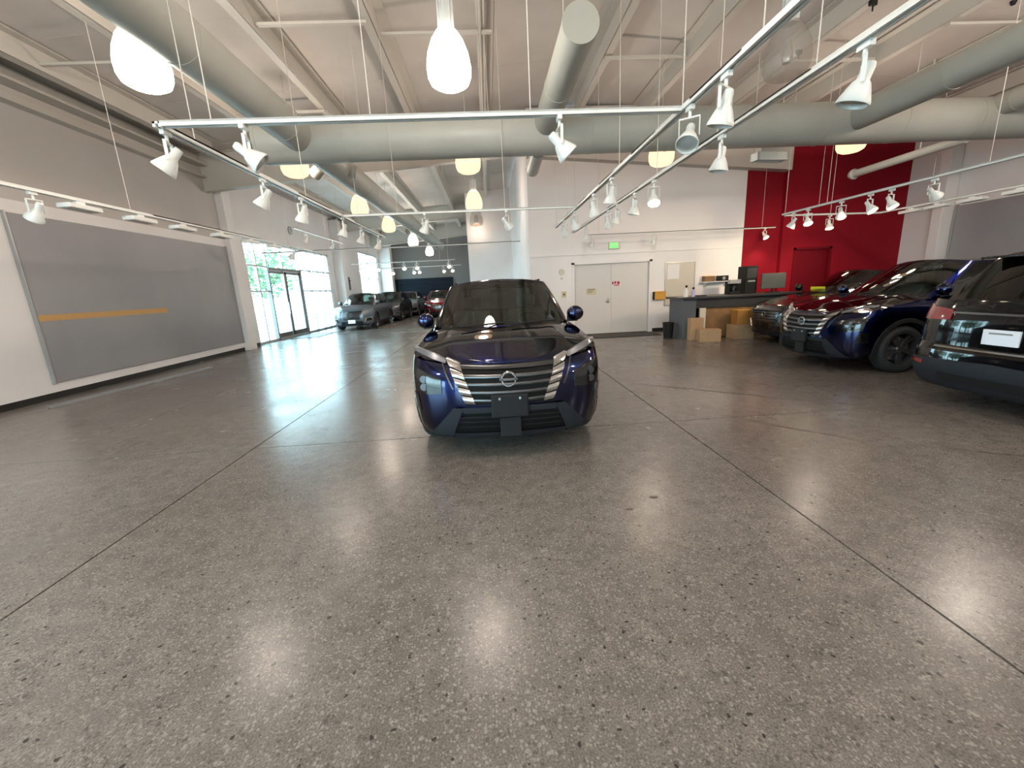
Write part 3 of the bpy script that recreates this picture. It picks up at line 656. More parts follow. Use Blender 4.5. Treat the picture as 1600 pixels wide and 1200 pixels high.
# flat wall washers
def washer(x, y, rot, m, lab):
    t = thing('wall_washer', lab, 'lamp', (x, y, ZT - 0.02), rot)
    MB().box((-0.03, -0.06, -0.05), (0.03, 0.06, 0), None, 0.004).build('adapter', M_head, t)
    MB().box((-0.09, -0.24, -0.11), (0.09, 0.24, -0.05), None, 0.008).build('housing', M_head, t)
    MB().box((-0.07, -0.21, -0.116), (0.07, 0.21, -0.109)).build('diffuser', M_bulboff, t)
for k, y in enumerate([5.05, 6.35, 7.35, 8.3, 9.4, 10.5, 11.6]):
    washer(-5.48, y, 0, 0, 'flat white wall washer, %s from the near end of the left board track' % O9[k])
for k, y in enumerate([10.2, 9.6, 8.9, 8.1]):
    washer(10.38 + 0.012 * k, y, 0, 0, 'flat white wall washer, %s from the corner on the peach-lit track' % O9[k])
# far hall track heads
track('far white light track with bright spotlights, nearer of two above the far cars', [(-6.3, 20.5), (-1.5, 20.5)], [(-5.5, 20.5), (-2.2, 20.5)], 0.03)
track('far white light track with bright spotlights, further of two above the far cars', [(-6.3, 24.9), (-1.5, 24.9)], [(-5.5, 24.9), (-2.2, 24.9)], 0.03)
for j, (yy, xl, wd) in enumerate(((20.5, [-5.9, -5.1, -3.9, -3.3, -1.8], 'nearer'), (24.9, [-5.4, -4.2, -3.9, -2.5, -2.0], 'further'))):
    for k, x in enumerate(xl):
        head(x, yy, -0.75, 0.3, 1, 'small bright spotlight, %s from the left on the %s far track' % (O9[k], wd), ZT - 0.02, 1.0)
for k, y in enumerate([12.6, 15.5, 18.0]):
    head(-5.48 if y < 14 else -6.2, y, 0.6, 1.5, 0, 'unlit spotlight before the glass entrance, %s from the near side' % O9[k], ZT + (0 if y < 14 else 0.78), 1.0)
track('white light track before the glass entrance, high on the far left', [(-6.2, 14.6), (-6.2, 19.2)], [(-6.2, 15), (-6.2, 19)], 0.03, 3.8)
spot(-5.0, 20.4, 2.6, -5, 21.4, 0, 60, 1.4); spot(-2.6, 24.8, 2.6, -3.5, 27, 0, 80, 1.4)

# ---------------------------------------------------------------- reception desk and clutter
D = thing('reception_desk', 'long charcoal reception desk before the back wall, slate end panel', 'desk', (5.05, 10.7, 0))
MB().box((-0.08, -0.10, 1.04), (3.1, 0.95, 1.10), bev=0.008).build('counter_top', M_desk, D)
MB().box((0.0, 0.0, 0), (0.34, 0.06, 1.04)).box((0.0, 0.06, 0), (0.06, 0.85, 1.04)).build('end_panel', M_deskg, D)
MB().box((0.34, 0.0, 0.80), (3.0, 0.05, 1.04)).build('apron', M_desk, D)
MB().box((0.62, 0.06, 0.02), (3.0, 0.11, 0.80)).build('front_panel', M_wood, D)
MB().box((0.44, -0.02, 0), (0.60, 0.04, 0.80)).build('support_post', M_cream, D)
MB().box((0.06, 0.78, 0), (3.0, 0.84, 1.04)).build('back_panel', M_desk, D)
def cbox(x, y, z, w_, d, h, rz, lab, m=None, flaps=True):
    m = m or M_card
    t = thing('cardboard_box', lab, 'box', (x, y, z), rz)
    MB().box((-w_ / 2, -d / 2, 0), (w_ / 2, d / 2, h - 0.004), None, 0.004).build('body', m, t)
    if flaps:
        MB().box((-w_ / 2, -d / 2, h - 0.004), (w_ / 2, -0.004, h), None).build('flap', m, t); MB().box((-w_ / 2, 0.004, h - 0.004), (w_ / 2, d / 2, h)).build('flap', m, t)
        MB().box((-w_ / 2 - .001, -0.025, h), (w_ / 2 + .001, 0.025, h + 0.0015)).build('tape', M_tape, t)
    return t
cbox(5.50, 10.20, 0, 0.50, 0.34, 0.30, -0.25, 'low tan cardboard box on the floor in front of the desk end')
cbox(5.33, 10.57, 0, 0.34, 0.20, 0.56, 0.0, 'upright tan cardboard box leaning by the slate desk panel')
cbox(6.45, 10.42, 0, 0.50, 0.40, 0.36, 0.1, 'brown cardboard box under the desk front, beside the dark car nose')
t = thing('storage_bin', 'orange storage bin on top of the brown box under the desk', 'bin', (6.47, 10.42, 0.365))
MB().box((-0.20, -0.15, 0), (0.20, 0.15, 0.34), None, 0.01).build('body', M_orange, t); MB().box((-0.215, -0.165, 0.34), (0.215, 0.165, 0.365), None, 0.006).build('rim', M_yellow, t)
t = thing('waste_bin', 'small black waste bin on the floor left of the desk', 'bin', (4.84, 11.1, 0))
MB().lathe([(0.0, 0.0), (0.12, 0.0), (0.15, 0.42), (0.142, 0.42), (0.115, 0.02), (0, 0.02)], None, 20).build('body', M_plastic, t, True); MB().lathe([(0.150, 0.41), (0.160, 0.42), (0.150, 0.435), (0.142, 0.42)], None, 20).build('rim', M_plastic, t, True)
def bottle(x, y, h, r, m, lab):
    t = thing('spray_bottle', lab, 'bottle', (x, y, 1.10))
    MB().lathe([(0, 0), (r, 0), (r, h * 0.55), (r * 0.4, h * 0.72), (r * 0.35, h * 0.8), (0, h * 0.8)], None, 16).build('body', m, t, True)
    MB().box((-0.015, -0.05, h * 0.8), (0.015, 0.03, h), None, 0.004).build('trigger_head', M_plastic, t)
bottle(5.16, 10.82, 0.30, 0.055, M_paper, 'taller white spray bottle on the left end of the desk')
bottle(5.33, 10.78, 0.24, 0.05, mat('lilac_plastic', (0.45, 0.40, 0.62), 0.4), 'shorter lilac spray bottle on the desk beside the white one')
for k, (x, lb) in enumerate(((5.03, 'white paper sheet at the left corner of the desk'), (5.55, 'dark folded leaflet lying on the desk right of the bottles'))):
    t = MB().box((x - 0.1, 10.68, 1.10), (x + 0.1, 10.92, 1.106 + k * .02)).build('paper_sheet', M_paper if k == 0 else M_plastic); tag(t, lb, 'paper')
t = thing('coffee_machine', 'black coffee machine standing on the desk before the white wall', 'machine', (6.72, 11.35, 1.10))
MB().box((-0.15, -0.14, 0), (0.15, 0.14, 0.06), None, 0.01).build('base', M_plastic, t); MB().box((-0.15, 0.0, 0.06), (0.15, 0.14, 0.34), None, 0.01).build('column', M_plastic, t)
MB().box((-0.15, -0.14, 0.27), (0.15, 0.0, 0.38), None, 0.01).build('brew_head', M_alu, t); MB().lathe([(0, 0.06), (0.06, 0.06), (0.07, 0.15), (0.05, 0.22), (0, 0.22)], Matrix.Translation((0, -0.07, 0)), 16).build('jug', M_darkglass, t, True)
t = thing('computer_tower', 'tall black tower cabinet on the desk beside the crimson corner', 'cabinet', (7.15, 11.4, 1.10))
MB().box((-0.16, -0.2, 0), (0.16, 0.2, 0.72), None, 0.012).build('case', M_plastic, t); MB().box((-0.13, -0.206, 0.40), (0.13, -0.199, 0.66)).build('front_grille', M_desk, t); MB().box((-0.1, -0.206, 0.30), (0.1, -0.199, 0.34)).build('drive_slot', M_alu, t)
t = thing('monitor', 'grey back of a monitor on the desk before the crimson wall', 'monitor', (7.62, 11.0, 1.10))
MB().box((-0.33, -0.03, 0.10), (0.33, 0.03, 0.50), None, 0.012).build('screen_shell', mat('grey_plastic', (0.07, 0.075, 0.07), 0.5), t); MB().cyl((0, 0.02, 0.01), (0, 0.02, 0.16), 0.025).build('stand', M_plastic, t); MB().box((-0.13, -0.1, 0), (0.13, 0.12, 0.015), None, 0.004).build('foot', M_plastic, t)
sh = thing('wall_shelf', 'small white wall shelf on the back wall beside the black tower', 'shelf', (7.05, YB, 1.42))
MB().box((-0.5, -0.24, 0), (0.42, -0.001, 0.03), None, 0.004).build('board', M_paper, sh); 
for x in (-0.35, 0.3): MB().prism([(-0.2, 0), (-0.001, 0), (-0.001, -0.16)], x - 0.012, x + 0.012, 0).build('bracket', M_paper, sh)
t = thing('basket', 'small olive-brown basket on the left of the wall shelf', 'basket', (6.78, YB - 0.12, 1.45))
MB().box((-0.16, -0.09, 0), (0.16, 0.09, 0.15), None, 0.01).build('body', M_wood, t); MB().box((-0.17, -0.1, 0.15), (0.17, 0.1, 0.17), None, 0.004).build('rim', M_yellow, t)
t = thing('speaker_box', 'small black box with silver dial on the right of the wall shelf', 'speaker', (7.22, YB - 0.12, 1.45))
MB().box((-0.15, -0.09, 0), (0.15, 0.09, 0.16), None, 0.008).build('case', M_plastic, t); MB().cyl((0, -0.1, 0.08), (0, -0.09, 0.08), 0.05, 0.05, 20).build('dial', M_alu, t, True)
t = thing('wall_bracket', 'dark coat hook panel on the wall behind the far grey car', 'hook', (-8.2, 25.6, 1.9))
MB().box((0.001, -0.2, 0), (0.05, 0.2, 0.75), None, 0.01).build('plate', M_deskg, t); MB().cyl((0.05, 0, 0.5), (0.14, 0, 0.54), 0.02).build('hook', M_plastic, t)
t = thing('wall_clock', 'small round grey clock on the wall above the glass entrance', 'clock', (-8.2, 18.9, 4.36))
MB().cyl((0.001, 0, 0), (0.05, 0, 0), 0.17, 0.17, 28).build('face', M_alu, t, True); MB().box((0.05, -0.01, 0), (0.056, 0.01, 0.12)).box((0.05, 0, -0.01), (0.056, 0.09, 0.01)).build('hand', M_plastic, t)
# stains on floor: rubber scuffs
M_scuff = noisy(mat('tyre_scuff', (0.045, 0.035, 0.028), 0.5), 14, (0.03, 0.025, 0.02), (0.13, 0.11, 0.095))
def scuff(pts, wd, lab, cat='mark'):
    v = []; f = []; n = len(pts)
    for i, (x, y) in enumerate(pts):
        a = pts[max(0, i - 1)]; c = pts[min(n - 1, i + 1)]; dx, dy = c[0] - a[0], c[1] - a[1]; L = math.hypot(dx, dy) or 1
        w_ = wd * math.sin(PI * (i + 0.35) / (n - 0.3)) * random.uniform(0.6, 1.2) + 0.002
        v += [(x - dy / L * w_, y + dx / L * w_, 0.0012), (x + dy / L * w_, y - dx / L * w_, 0.0012)]
    for i in range(n - 1): f.append((2 * i, 2 * i + 1, 2 * i + 3, 2 * i + 2))
    o = mk('floor_mark', v, f, M_scuff); tag(o, lab, cat)
def blob(x, y, r, lab):
    n = 18; v = [(x, y, 0.0012)] + [(x + r * math.cos(2 * PI * i / n) * random.uniform(.5, 1.2), y + 0.6 * r * math.sin(2 * PI * i / n) * random.uniform(.5, 1.2), 0.0012) for i in range(n)]
    o = mk('floor_mark', v, [(0, i + 1, (i + 1) % n + 1) for i in range(n)], M_scuff); tag(o, lab, 'mark')
scuff([(2.6 + 0.08 * i, 4.45 - 0.10 * i + 0.02 * math.sin(i)) for i in range(12)], 0.012, 'long dark tyre streak on the concrete right of the floor joint')
scuff([(3.9 + 0.11 * i, 3.2 - 0.07 * i + 0.015 * math.sin(i * 2)) for i in range(7)], 0.012, 'thin broken tyre streak on the floor toward the right edge')
scuff([(2.2 + 0.3 * i, 6.2 - 0.25 * i) for i in range(8)], 0.02, 'faint curved tyre streak leading to the blue car on the right')
blob(0.55, 3.87, 0.075, 'dark oily stain on the floor by the right front tyre')
blob(1.12, 2.72, 0.035, 'dark speck stain in the foreground, right one of two')
blob(0.90, 2.58, 0.035, 'dark speck stain in the foreground, left one of two')
blob(-0.22, 2.32, 0.028, 'dark speck stain in the middle foreground')
# ceiling dark clips
for x, y, lb in ((6.35, 9.0, 'small black clip on the purlin right of the unlit lamp'), (6.5, 7.55, 'small black clip on the purlin at the top right edge')):
    t = MB().box((x - 0.06, y, zroof(x) - 0.42), (x + 0.06, y + 0.05, zroof(x) - 0.341), None, 0.006).cyl((x, y + .02, zroof(x) - 0.42), (x, y + .02, zroof(x) - 0.5), 0.012).build('purlin_clip', M_plastic); tag(t, lb, 'clip')
t = MB().lathe([(0, -0.07), (0.03, -0.06), (0.05, 0.0)], Matrix.Translation((9.3, 7.9, zroof(9.3) - 0.001)), 14).build('sprinkler_head', M_plastic, None, True); tag(t, 'tiny dark sprinkler on the ceiling above the right branch duct', 'sprinkler')

# ---------------------------------------------------------------- outdoors
gr = struct(MB().box((-70, -40, -0.35), (-8.5, 70, -0.22)).box((-8.5, -60, -0.35), (60, -7.4, -0.22)).build('ground_outside', noisy(mat('pale_pavement', (0.5, 0.5, 0.48), 0.8), 0.3, (0.45, 0.45, 0.44), (0.55, 0.55, 0.53))))
M_leaf = noisy(mat('leaves', (0.12, 0.22, 0.12), 0.6), 2.5, (0.08, 0.18, 0.10), (0.20, 0.33, 0.16)); M_bark = mat('bark', (0.12, 0.09, 0.06), 0.9)
def treeob(x, y, h, r, lab, seed):
    t = thing('tree', lab, 'tree', (x, y, -0.22)); rnd = random.Random(seed)
    MB().cyl((0, 0, 0), (0.1, 0, h * 0.55), 0.13, 0.07, 10).cyl((0.1, 0, h * .45), (r * .4, .2, h * .7), .05, .02, 8).cyl((0.1, 0, h * .4), (-r * .4, -.2, h * .68), .05, .02, 8).build('trunk', M_bark, t, True)
    mb = MB()
    for i in range(1500):
        u = Vector((rnd.gauss(0, 1), rnd.gauss(0, 1), rnd.gauss(0, 1))).normalized() * (rnd.random() ** 0.4)
        c = Vector((u.x * r, u.y * r, h * 0.68 + u.z * h * 0.34)); q = Matrix.Translation(c) @ Matrix.Rotation(rnd.random() * 6, 4, 'Z') @ Matrix.Rotation(rnd.random() * 3, 4, 'X'); s = 0.13 + 0.1 * rnd.random()
        mb.add([(-s, 0, 0), (0, -s * .5, 0.02), (s, 0, 0), (0, s * .5, 0.02)], [(0, 1, 2, 3)], q)
    o = mb.build('foliage', M_leaf, t); o['kind'] = 'stuff'
treeob(-14.5, 23.5, 5.2, 1.9, 'leafy green tree outside the left panes of the glass entrance', 3)
treeob(-16.5, 33.0, 5.5, 2.2, 'leafy green tree outside the right panes of the glass entrance', 5)
treeob(-19, 29.0, 4.6, 1.6, 'leafy green tree seen through the glass doors', 8)

# ---------------------------------------------------------------- cars
def lerp(a, b, t): return a + (b - a) * t
def interp(tab, x):
    n = len(tab)
    if x <= tab[0][0]: return tab[0][1]
    if x >= tab[-1][0]: return tab[-1][1]
    d = [(tab[i + 1][1] - tab[i][1]) / (tab[i + 1][0] - tab[i][0]) for i in range(n - 1)]
    def m(i):
        if i == 0: return d[0]
        if i == n - 1: return d[-1]
        if d[i - 1] * d[i] <= 0: return 0.0
        return 2 * d[i - 1] * d[i] / (d[i - 1] + d[i])
    i = 0
    while x > tab[i + 1][0]: i += 1
    h = tab[i + 1][0] - tab[i][0]; t = (x - tab[i][0]) / h
    return (2*t**3 - 3*t*t + 1) * tab[i][1] + (t**3 - 2*t*t + t) * h * m(i) + (-2*t**3 + 3*t*t) * tab[i + 1][1] + (t**3 - t*t) * h * m(i + 1)
M_tyre = mat('tyre_rubber', (0.014, 0.014, 0.015), 0.75); M_rim = mat('dark_alloy_rim', (0.10, 0.10, 0.11), 0.3, 0.8); M_disc = mat('brake_disc', (0.25, 0.25, 0.25), 0.4, 0.9)
M_chrome = mat('satin_chrome', (0.50, 0.49, 0.48), 0.22, 0.95); M_dchrome = mat('dark_chrome', (0.11, 0.11, 0.115), 0.28, 0.9)
M_gloss = mat('gloss_black_trim', (0.004, 0.004, 0.005), 0.15, 0, 0.3); M_mesh = mat('matte_black_grille', (0.004, 0.004, 0.004), 0.6, spec=0.15); M_clad = mat('grey_skid_plastic', (0.017, 0.020, 0.025), 0.55, spec=0.22); M_cladk = mat('matte_black_cladding', (0.010, 0.010, 0.011), 0.55, spec=0.25)
M_tail = mat('tail_lamp_red', (0.22, 0.004, 0.01), 0.12, 0, 1.0); M_amber = mat('amber_marker', (0.6, 0.16, 0.02), 0.2, 0, 0.8)
M_drl = mat('lamp_strip_housing', (0.16, 0.16, 0.18), 0.22, 0.4, 1.0); M_seat = mat('charcoal_seat_fabric', (0.05, 0.055, 0.05), 0.8); M_dash = mat('dashboard', (0.03, 0.032, 0.03), 0.6)
M_plate = mat('white_dealer_plate', (0.80, 0.80, 0.86), 0.4)
def paint(name, c, metal=0.35):
    m = mat(name, c, 0.28, metal, 1.0, spec=0.08)
    m.node_tree.nodes['Principled BSDF'].inputs['Specular Tint'].default_value = (*[min(1, 0.04 + 2.5 * k) for k in c], 1); return m

class CarShape:
    def __init__(s, L=4.65, hw=0.92, H=1.69, wb=2.70, fo=0.92, belt=1.10, hood=0.90, R=0.36, n=2.9, a=0.62, ar=0.42):
        s.L, s.hw, s.H, s.wb, s.fo, s.R, s.n, s.a, s.ar, s.belt, s.hood = L, hw, H, wb, fo, R, n, a, ar, belt, hood
        s.yw = (fo, fo + wb); s.Ra = R + 0.055
        s.Wt = [(0.18, hw - 0.09), (0.32, hw - 0.035), (0.50, hw - 0.012), (0.72, hw), (0.88, hw - 0.008), (1.0, hw - 0.03), (belt, hw - 0.075), (belt + 0.1, hw - 0.10)]
        s.Fo = [(0.18, 0.14), (0.28, 0.05), (0.42, 0.015), (0.60, 0.0), (0.76, 0.012), (hood - 0.05, 0.05), (hood, 0.12), (1.2, 0.30)]
        s.Ro = [(0.18, 0.16), (0.30, 0.05), (0.45, 0.0), (0.62, 0.01), (0.70, 0.09), (0.90, 0.10), (belt, 0.15), (1.3, 0.22)]
    def W(s, z): return interp(s.Wt, z)
    def zt(s, y): return interp([(0, s.hood), (0.4, s.hood + 0.072), (0.85, s.hood + 0.145), (1.3, s.belt), (2.4, s.belt + 0.025), (s.L - 0.6, s.belt + 0.05), (s.L, s.belt + 0.02)], y)
    def zb(s, y):
        t_ = max(0.0, min(1.0, (y - 0.12) / 0.32)); z = 0.21 + (0.11 * t_ * t_ * (3 - 2 * t_) if y < s.fo else 0)
        for yc in s.yw:
            d = abs(y - yc)
            if d < s.Ra: z = max(z, s.R + math.sqrt(s.Ra ** 2 - d * d))
        return z
    def F(s, q, z):   # front quarter, q 0..1
        t = q * PI / 2; w = s.W(z)
        return w * math.sin(t) ** (2 / s.n), interp(s.Fo, z) * (1 - q ** 3) + s.a * (1 - math.cos(t) ** (2 / s.n))
    def B(s, q, z):
        t = q * PI / 2; w = s.W(z)
        return w * math.sin(t) ** (2 / s.n), s.L - (interp(s.Ro, z) * (1 - q ** 3) + s.ar * (1 - math.cos(t) ** (2 / s.n)))
    def q_of(s, x, z): return math.asin(min(1, abs(x) / s.W(z)) ** (s.n / 2)) * 2 / PI
    def front(s, x, z, off=0):
        q = s.q_of(x, z); e = 0.004; sg = 1 if x >= 0 else -1
        X, Y = s.F(q, z); X2, Y2 = s.F(min(1, q + e), z); X1, Y1 = s.F(max(0, q - e), z)
        t = Vector((X2 - X1, Y2 - Y1, 0)); t = t.normalized() if t.length > 1e-9 else Vector((1, 0, 0))
        if q < 0.02: t = Vector((1, 0, 0))
        nn = Vector((t.y, -t.x, 0))
        return Vector((sg * (X + nn.x * off), Y + nn.y * off, z))
    def rear(s, x, z, off=0):
        q = s.q_of(x, z); e = 0.004; sg = 1 if x >= 0 else -1
        X, Y = s.B(q, z); X2, Y2 = s.B(min(1, q + e), z); X1, Y1 = s.B(max(0, q - e), z)
        t = Vector((X2 - X1, Y2 - Y1, 0)); t = t.normalized() if t.length > 1e-9 and q > 0.02 else Vector((1, 0, 0))
        nn = Vector((-t.y, t.x, 0))
        return Vector((sg * (X + nn.x * off), Y + nn.y * off, z))
    def side(s, sg, y, z, off=0): return Vector((sg * (s.W(z) + off), y, z))

def pl(poly, t):
    k = t * (len(poly) - 1); i = min(int(k), len(poly) - 2); u = k - i
    return (poly[i][0] + (poly[i + 1][0] - poly[i][0]) * u, poly[i][1] + (poly[i + 1][1] - poly[i][1]) * u)
def patch(fn, lo, up, off=0.012, back=0.02, n=16, m=6, crown=0.0):
    """raised patch on a surface: fn(a,b,off); lo/up polylines"""
    v = []; f = []
    def idx(i, j, k): return (k * (m + 1) + j) * (n + 1) + i
    for k, base in enumerate((off, -back)):
        for j in range(m + 1):
            for i in range(n + 1):
                a = pl(lo, i / n); b = pl(up, i / n); u = j / m
                o_ = base + (crown * math.sin(PI * u) if k == 0 else 0)
                v.append(fn(lerp(a[0], b[0], u), lerp(a[1], b[1], u), o_))
    for j in range(m):
        for i in range(n): f.append((idx(i, j, 0), idx(i + 1, j, 0), idx(i + 1, j + 1, 0), idx(i, j + 1, 0)))
    for i in range(n):
        f.append((idx(i, 0, 1), idx(i + 1, 0, 1), idx(i + 1, 0, 0), idx(i, 0, 0))); f.append((idx(i, m, 0), idx(i + 1, m, 0), idx(i + 1, m, 1), idx(i, m, 1)))
    for j in range(m):
        f.append((idx(0, j, 1), idx(0, j, 0), idx(0, j + 1, 0), idx(0, j + 1, 1))); f.append((idx(n, j, 0), idx(n, j, 1), idx(n, j + 1, 1), idx(n, j + 1, 0)))
    return MB().add(v, f)
def mir(pts): return [(-x, z) for x, z in pts]

def wheel(parent, x, y, R, side, rimm):
    t = bpy.data.objects.new('wheel', None); t.location = (x, y, R); COL.objects.link(t); t.parent = parent
    # lathe axis along local x
    Rm = Matrix.Rotation(PI / 2, 4, 'Y') if side > 0 else Matrix.Rotation(-PI / 2, 4, 'Y')
    w = 0.115; r = R * 0.70
    MB().lathe([(r, -w), (R - 0.04, -w - 0.005), (R - 0.008, -w + 0.03), (R, -0.03), (R, 0.03), (R - 0.008, w - 0.03), (R - 0.04, w + 0.005), (r + 0.03, w + 0.004), (r, w - 0.01)], Rm, 40).build('tyre', M_tyre, t, True, 50)
    mb = MB().lathe([(r, w - 0.01), (r - 0.012, w - 0.012), (r - 0.03, w - 0.05), (r - 0.03, -w)], Rm, 32)
    mb.lathe([(0, w - 0.03), (0.05, w - 0.032), (0.065, w - 0.05), (0.065, 0.02)], Rm, 20)
    for k in range(5):
        for dd_ in (-0.13, 0.13):
            A = Rm @ Matrix.Rotation(2 * PI * k / 5 + dd_, 4, 'Z')
            mb.prism([(0.045, w - 0.065), (0.045, w - 0.035), (r - 0.02, w - 0.022), (r - 0.02, w - 0.055)], -0.018, 0.018, 1, A)
    mb.build('rim', rimm, t, True, 35)
    MB().lathe([(0, 0.02), (r * 0.72, 0.02), (r * 0.72, 0.0), (0, 0.0)], Rm, 28).build('brake_disc', M_disc, t, True)

def build_car(name, label, loc, rz, P, front='vgrille', rear='suv', shape=None, rimm=None, mirror=None, detail=True, cat='car', glassm=None, tag_=None):
    S = shape or CarShape(); L = S.L; rimm = rimm or M_rim; glassm = glassm or M_carglass
    T = thing(name, label, cat, loc, rz)
    # ---- columns of the lower body (right half: +x)
    cols = []
    NQ = 20
    for i in range(NQ + 1): cols.append(('F', i / NQ))
    ys_ = set()
    y0, y1 = S.a, L - S.ar
    k = y0
    while k < y1: ys_.add(round(k, 4)); k += 0.12
    for yc in S.yw:
        for i in range(25):
            yy = yc - S.Ra * math.cos(PI * i / 24)
            if y0 < yy < y1: ys_.add(round(yy, 4))
        for yy in (yc - S.Ra - 1e-3, yc + S.Ra + 1e-3):
            if y0 < yy < y1: ys_.add(round(yy, 4))
    for yy in sorted(ys_)[1:]: cols.append(('S', yy))
    for i in range(NQ, -1, -1): cols.append(('B', i / NQ))
    K = 16
    def colpt(c, u):
        kind, q = c
        if kind == 'S':
            b, t = S.zb(q), S.zt(q); z = lerp(b, t, u); return Vector((S.W(z), q, z))
        fn = S.F if kind == 'F' else S.B
        ymid = fn(q, 0.5)[1]; b = S.zb(ymid); t = S.zt(ymid); z = lerp(b, t, u)
        x, y = fn(q, z); return Vector((x, y, z))
    grid = [[colpt(c, k / K) for k in range(K + 1)] for c in cols]
    v = []; f = []; n = len(cols)
    for sg in (1, -1):
        base = len(v)
        for c in grid:
            for p in c: v.append((sg * p.x, p.y, p.z))
        for i in range(n - 1):
            for k in range(K):
                a = base + i * (K + 1) + k; q = (a, a + K + 1, a + K + 2, a + 1); f.append(q if sg > 0 else q[::-1])
    # hood
    hood = MB(); NX = 16; rows = []
    ycowl = 1.16
    for i in range(n):
        p = grid[i][K]
        if p.y > ycowl + 0.15: break
        row = []
        for j in range(-NX, NX + 1):
            s_ = j / NX; cr = (0.018 + 0.055 * math.sin(min(1, p.y / 1.2) * PI / 2)) * (1 - abs(s_) ** 2.6) * math.sin(min(1, p.x / S.hw * 1.1) * PI / 2)
            cr += 0.012 * math.exp(-((abs(s_) - 0.62) / 0.10) ** 2) * min(1, p.x / S.hw)
            row.append((s_ * p.x, p.y, p.z + cr))
        rows.append(row)
    hv = [p for r in rows for p in r]; w_ = 2 * NX + 1
    hf = [(i * w_ + j, i * w_ + j + 1, (i + 1) * w_ + j + 1, (i + 1) * w_ + j) for i in range(len(rows) - 1) for j in range(2 * NX)]
    b0 = len(v); v += hv; f += [tuple(a + b0 for a in q) for q in hf]
    # rear deck strip between tailgate top rim and rear glass
    mk('body', v, f, P, T, True, 32)
    # hood seam + badge etc omitted; floor pan
    MB().box((-0.60, 0.30, 0.20), (0.60, L - 0.3, 0.62)).box((-S.hw + 0.12, S.yw[0] + S.Ra + .02, 0.20), (S.hw - 0.12, S.yw[1] - S.Ra - .02, 0.50)).build('underbody', M_cladk, T)
    # ---- greenhouse
    H = S.H; wr = S.hw * 0.665; re = H - 0.075
    yb0, yr0 = 0.98, 1.98; yrR, ybR = L - 0.62, L - 0.20
    belt = []; roof = []; seg = []
    def rimx(y): return S.W(S.zt(y)) - 0.03
    wb_ = rimx(1.3) - 0.03
    wsx = [0, 0.2, 0.4, 0.6, 0.8, 0.93, 1.0]
    for sx in wsx:
        belt.append(Vector((sx * wb_, yb0 + 0.30 * sx ** 2.2, S.zt(1.1) - 0.035 + 0.07 * (1 - sx ** 2))))
        roof.append(Vector((sx * wr, yr0 + 0.13 * sx ** 2, re + 0.055 * (1 - sx ** 2.5))))
    seg += ['ws'] * 5 + ['p']
    sb = [1.42, 2.10, 2.19, 3.02, 3.11, L - 0.95, L - 0.72]
    sr = [2.16, 2.40, 2.49, 3.05, 3.13, L - 1.12, L - 0.90]
    sseg = ['g', 'g', 'p', 'g', 'p', 'g', 'p']
    for a, b_, g in zip(sb, sr, sseg):
        belt.append(Vector((rimx(a), a, S.zt(a) - 0.012))); roof.append(Vector((wr + 0.012, b_, re - 0.012 * max(0, (b_ - 2.6)))))
        seg.append(g)
    seg = ['ws'] * 5 + ['p'] + ['p', 'g', 'p', 'g', 'p', 'g', 'p', 'p', 'rg', 'rg', 'rg', 'rg']
    for sx in [0.94, 0.7, 0.45, 0.2, 0.0]:
        xw = rimx(L - 0.5) * 0.95
        belt.append(Vector((sx * xw, ybR - 0.16 * sx ** 3, S.zt(L - 0.2) - 0.03))); roof.append(Vector((sx * wr * 1.0, yrR - 0.10 * sx ** 3, re - 0.05 + 0.055 * (1 - sx ** 2.5))))
    lev = [0, 0.07, 0.25, 0.45, 0.65, 0.82, 0.93, 1.0]
    cen = Vector((0, L * 0.55, 1.2))
    def gp(i, u):
        p = belt[i].lerp(roof[i], u); o_ = Vector((p.x, (p.y - L * 0.55) * 0.35, 0)); o_ = o_.normalized() if o_.length > 0 else Vector()
        return p + o_ * 0.075 * u * (1 - u) * (1 if seg[min(i, len(seg) - 1)] != 'ws' else 0.7)
    nc = len(belt)
    surf = {'glass_front': MB(), 'side': [], 'rear': MB(), 'frame': MB()}
    def quad(mb, pts, inset=0.0): mb.add(pts, [(0, 1, 2, 3)])
    ws = MB(); rg = MB(); fr = MB(); sides = []
    for i in range(nc - 1):
        sgm = seg[i]
        sidemb = {1: MB(), -1: MB()}
        for k in range(len(lev) - 1):
            glass = 1 <= k <= 5 and sgm in ('ws', 'g', 'rg')
            for sg in (1, -1):
                pts = [gp(i, lev[k]), gp(i + 1, lev[k]), gp(i + 1, lev[k + 1]), gp(i, lev[k + 1])]
                pts = [Vector((sg * p.x, p.y, p.z)) for p in pts]
                if sg < 0: pts = pts[::-1]
                if glass and sgm == 'ws': quad(ws, pts)
                elif glass and sgm == 'rg': quad(rg, pts)
                elif glass: quad(sidemb[sg], pts)
                else: quad(fr, pts)
        if sgm == 'g': sides += [sidemb[1], sidemb[-1]]
    # roof skin
    rr = [gp(i, 1.0) for i in range(nc)]; NXR = 8
    for i in range(nc - 1):
        for j in range(-NXR, NXR):
            def rp(p, j):
                s_ = j / NXR; mid = math.sin(PI * min(1, max(0, (p.y - yr0) / (yrR - yr0))))
                return Vector((s_ * p.x, p.y, p.z + (0.012 + 0.035 * mid) * (1 - s_ * s_) * (p.x / wr)))
            fr.add([rp(rr[i], j), rp(rr[i + 1], j), rp(rr[i + 1], j + 1), rp(rr[i], j + 1)], [(0, 1, 2, 3)])
    fr.build('roof_and_pillars', P, T, True, 35)
    ws.build('windshield', glassm, T, True); rg.build('rear_window', M_darkglass, T, True)
    for mb in sides: mb.build('side_window', M_darkglass, T, True)
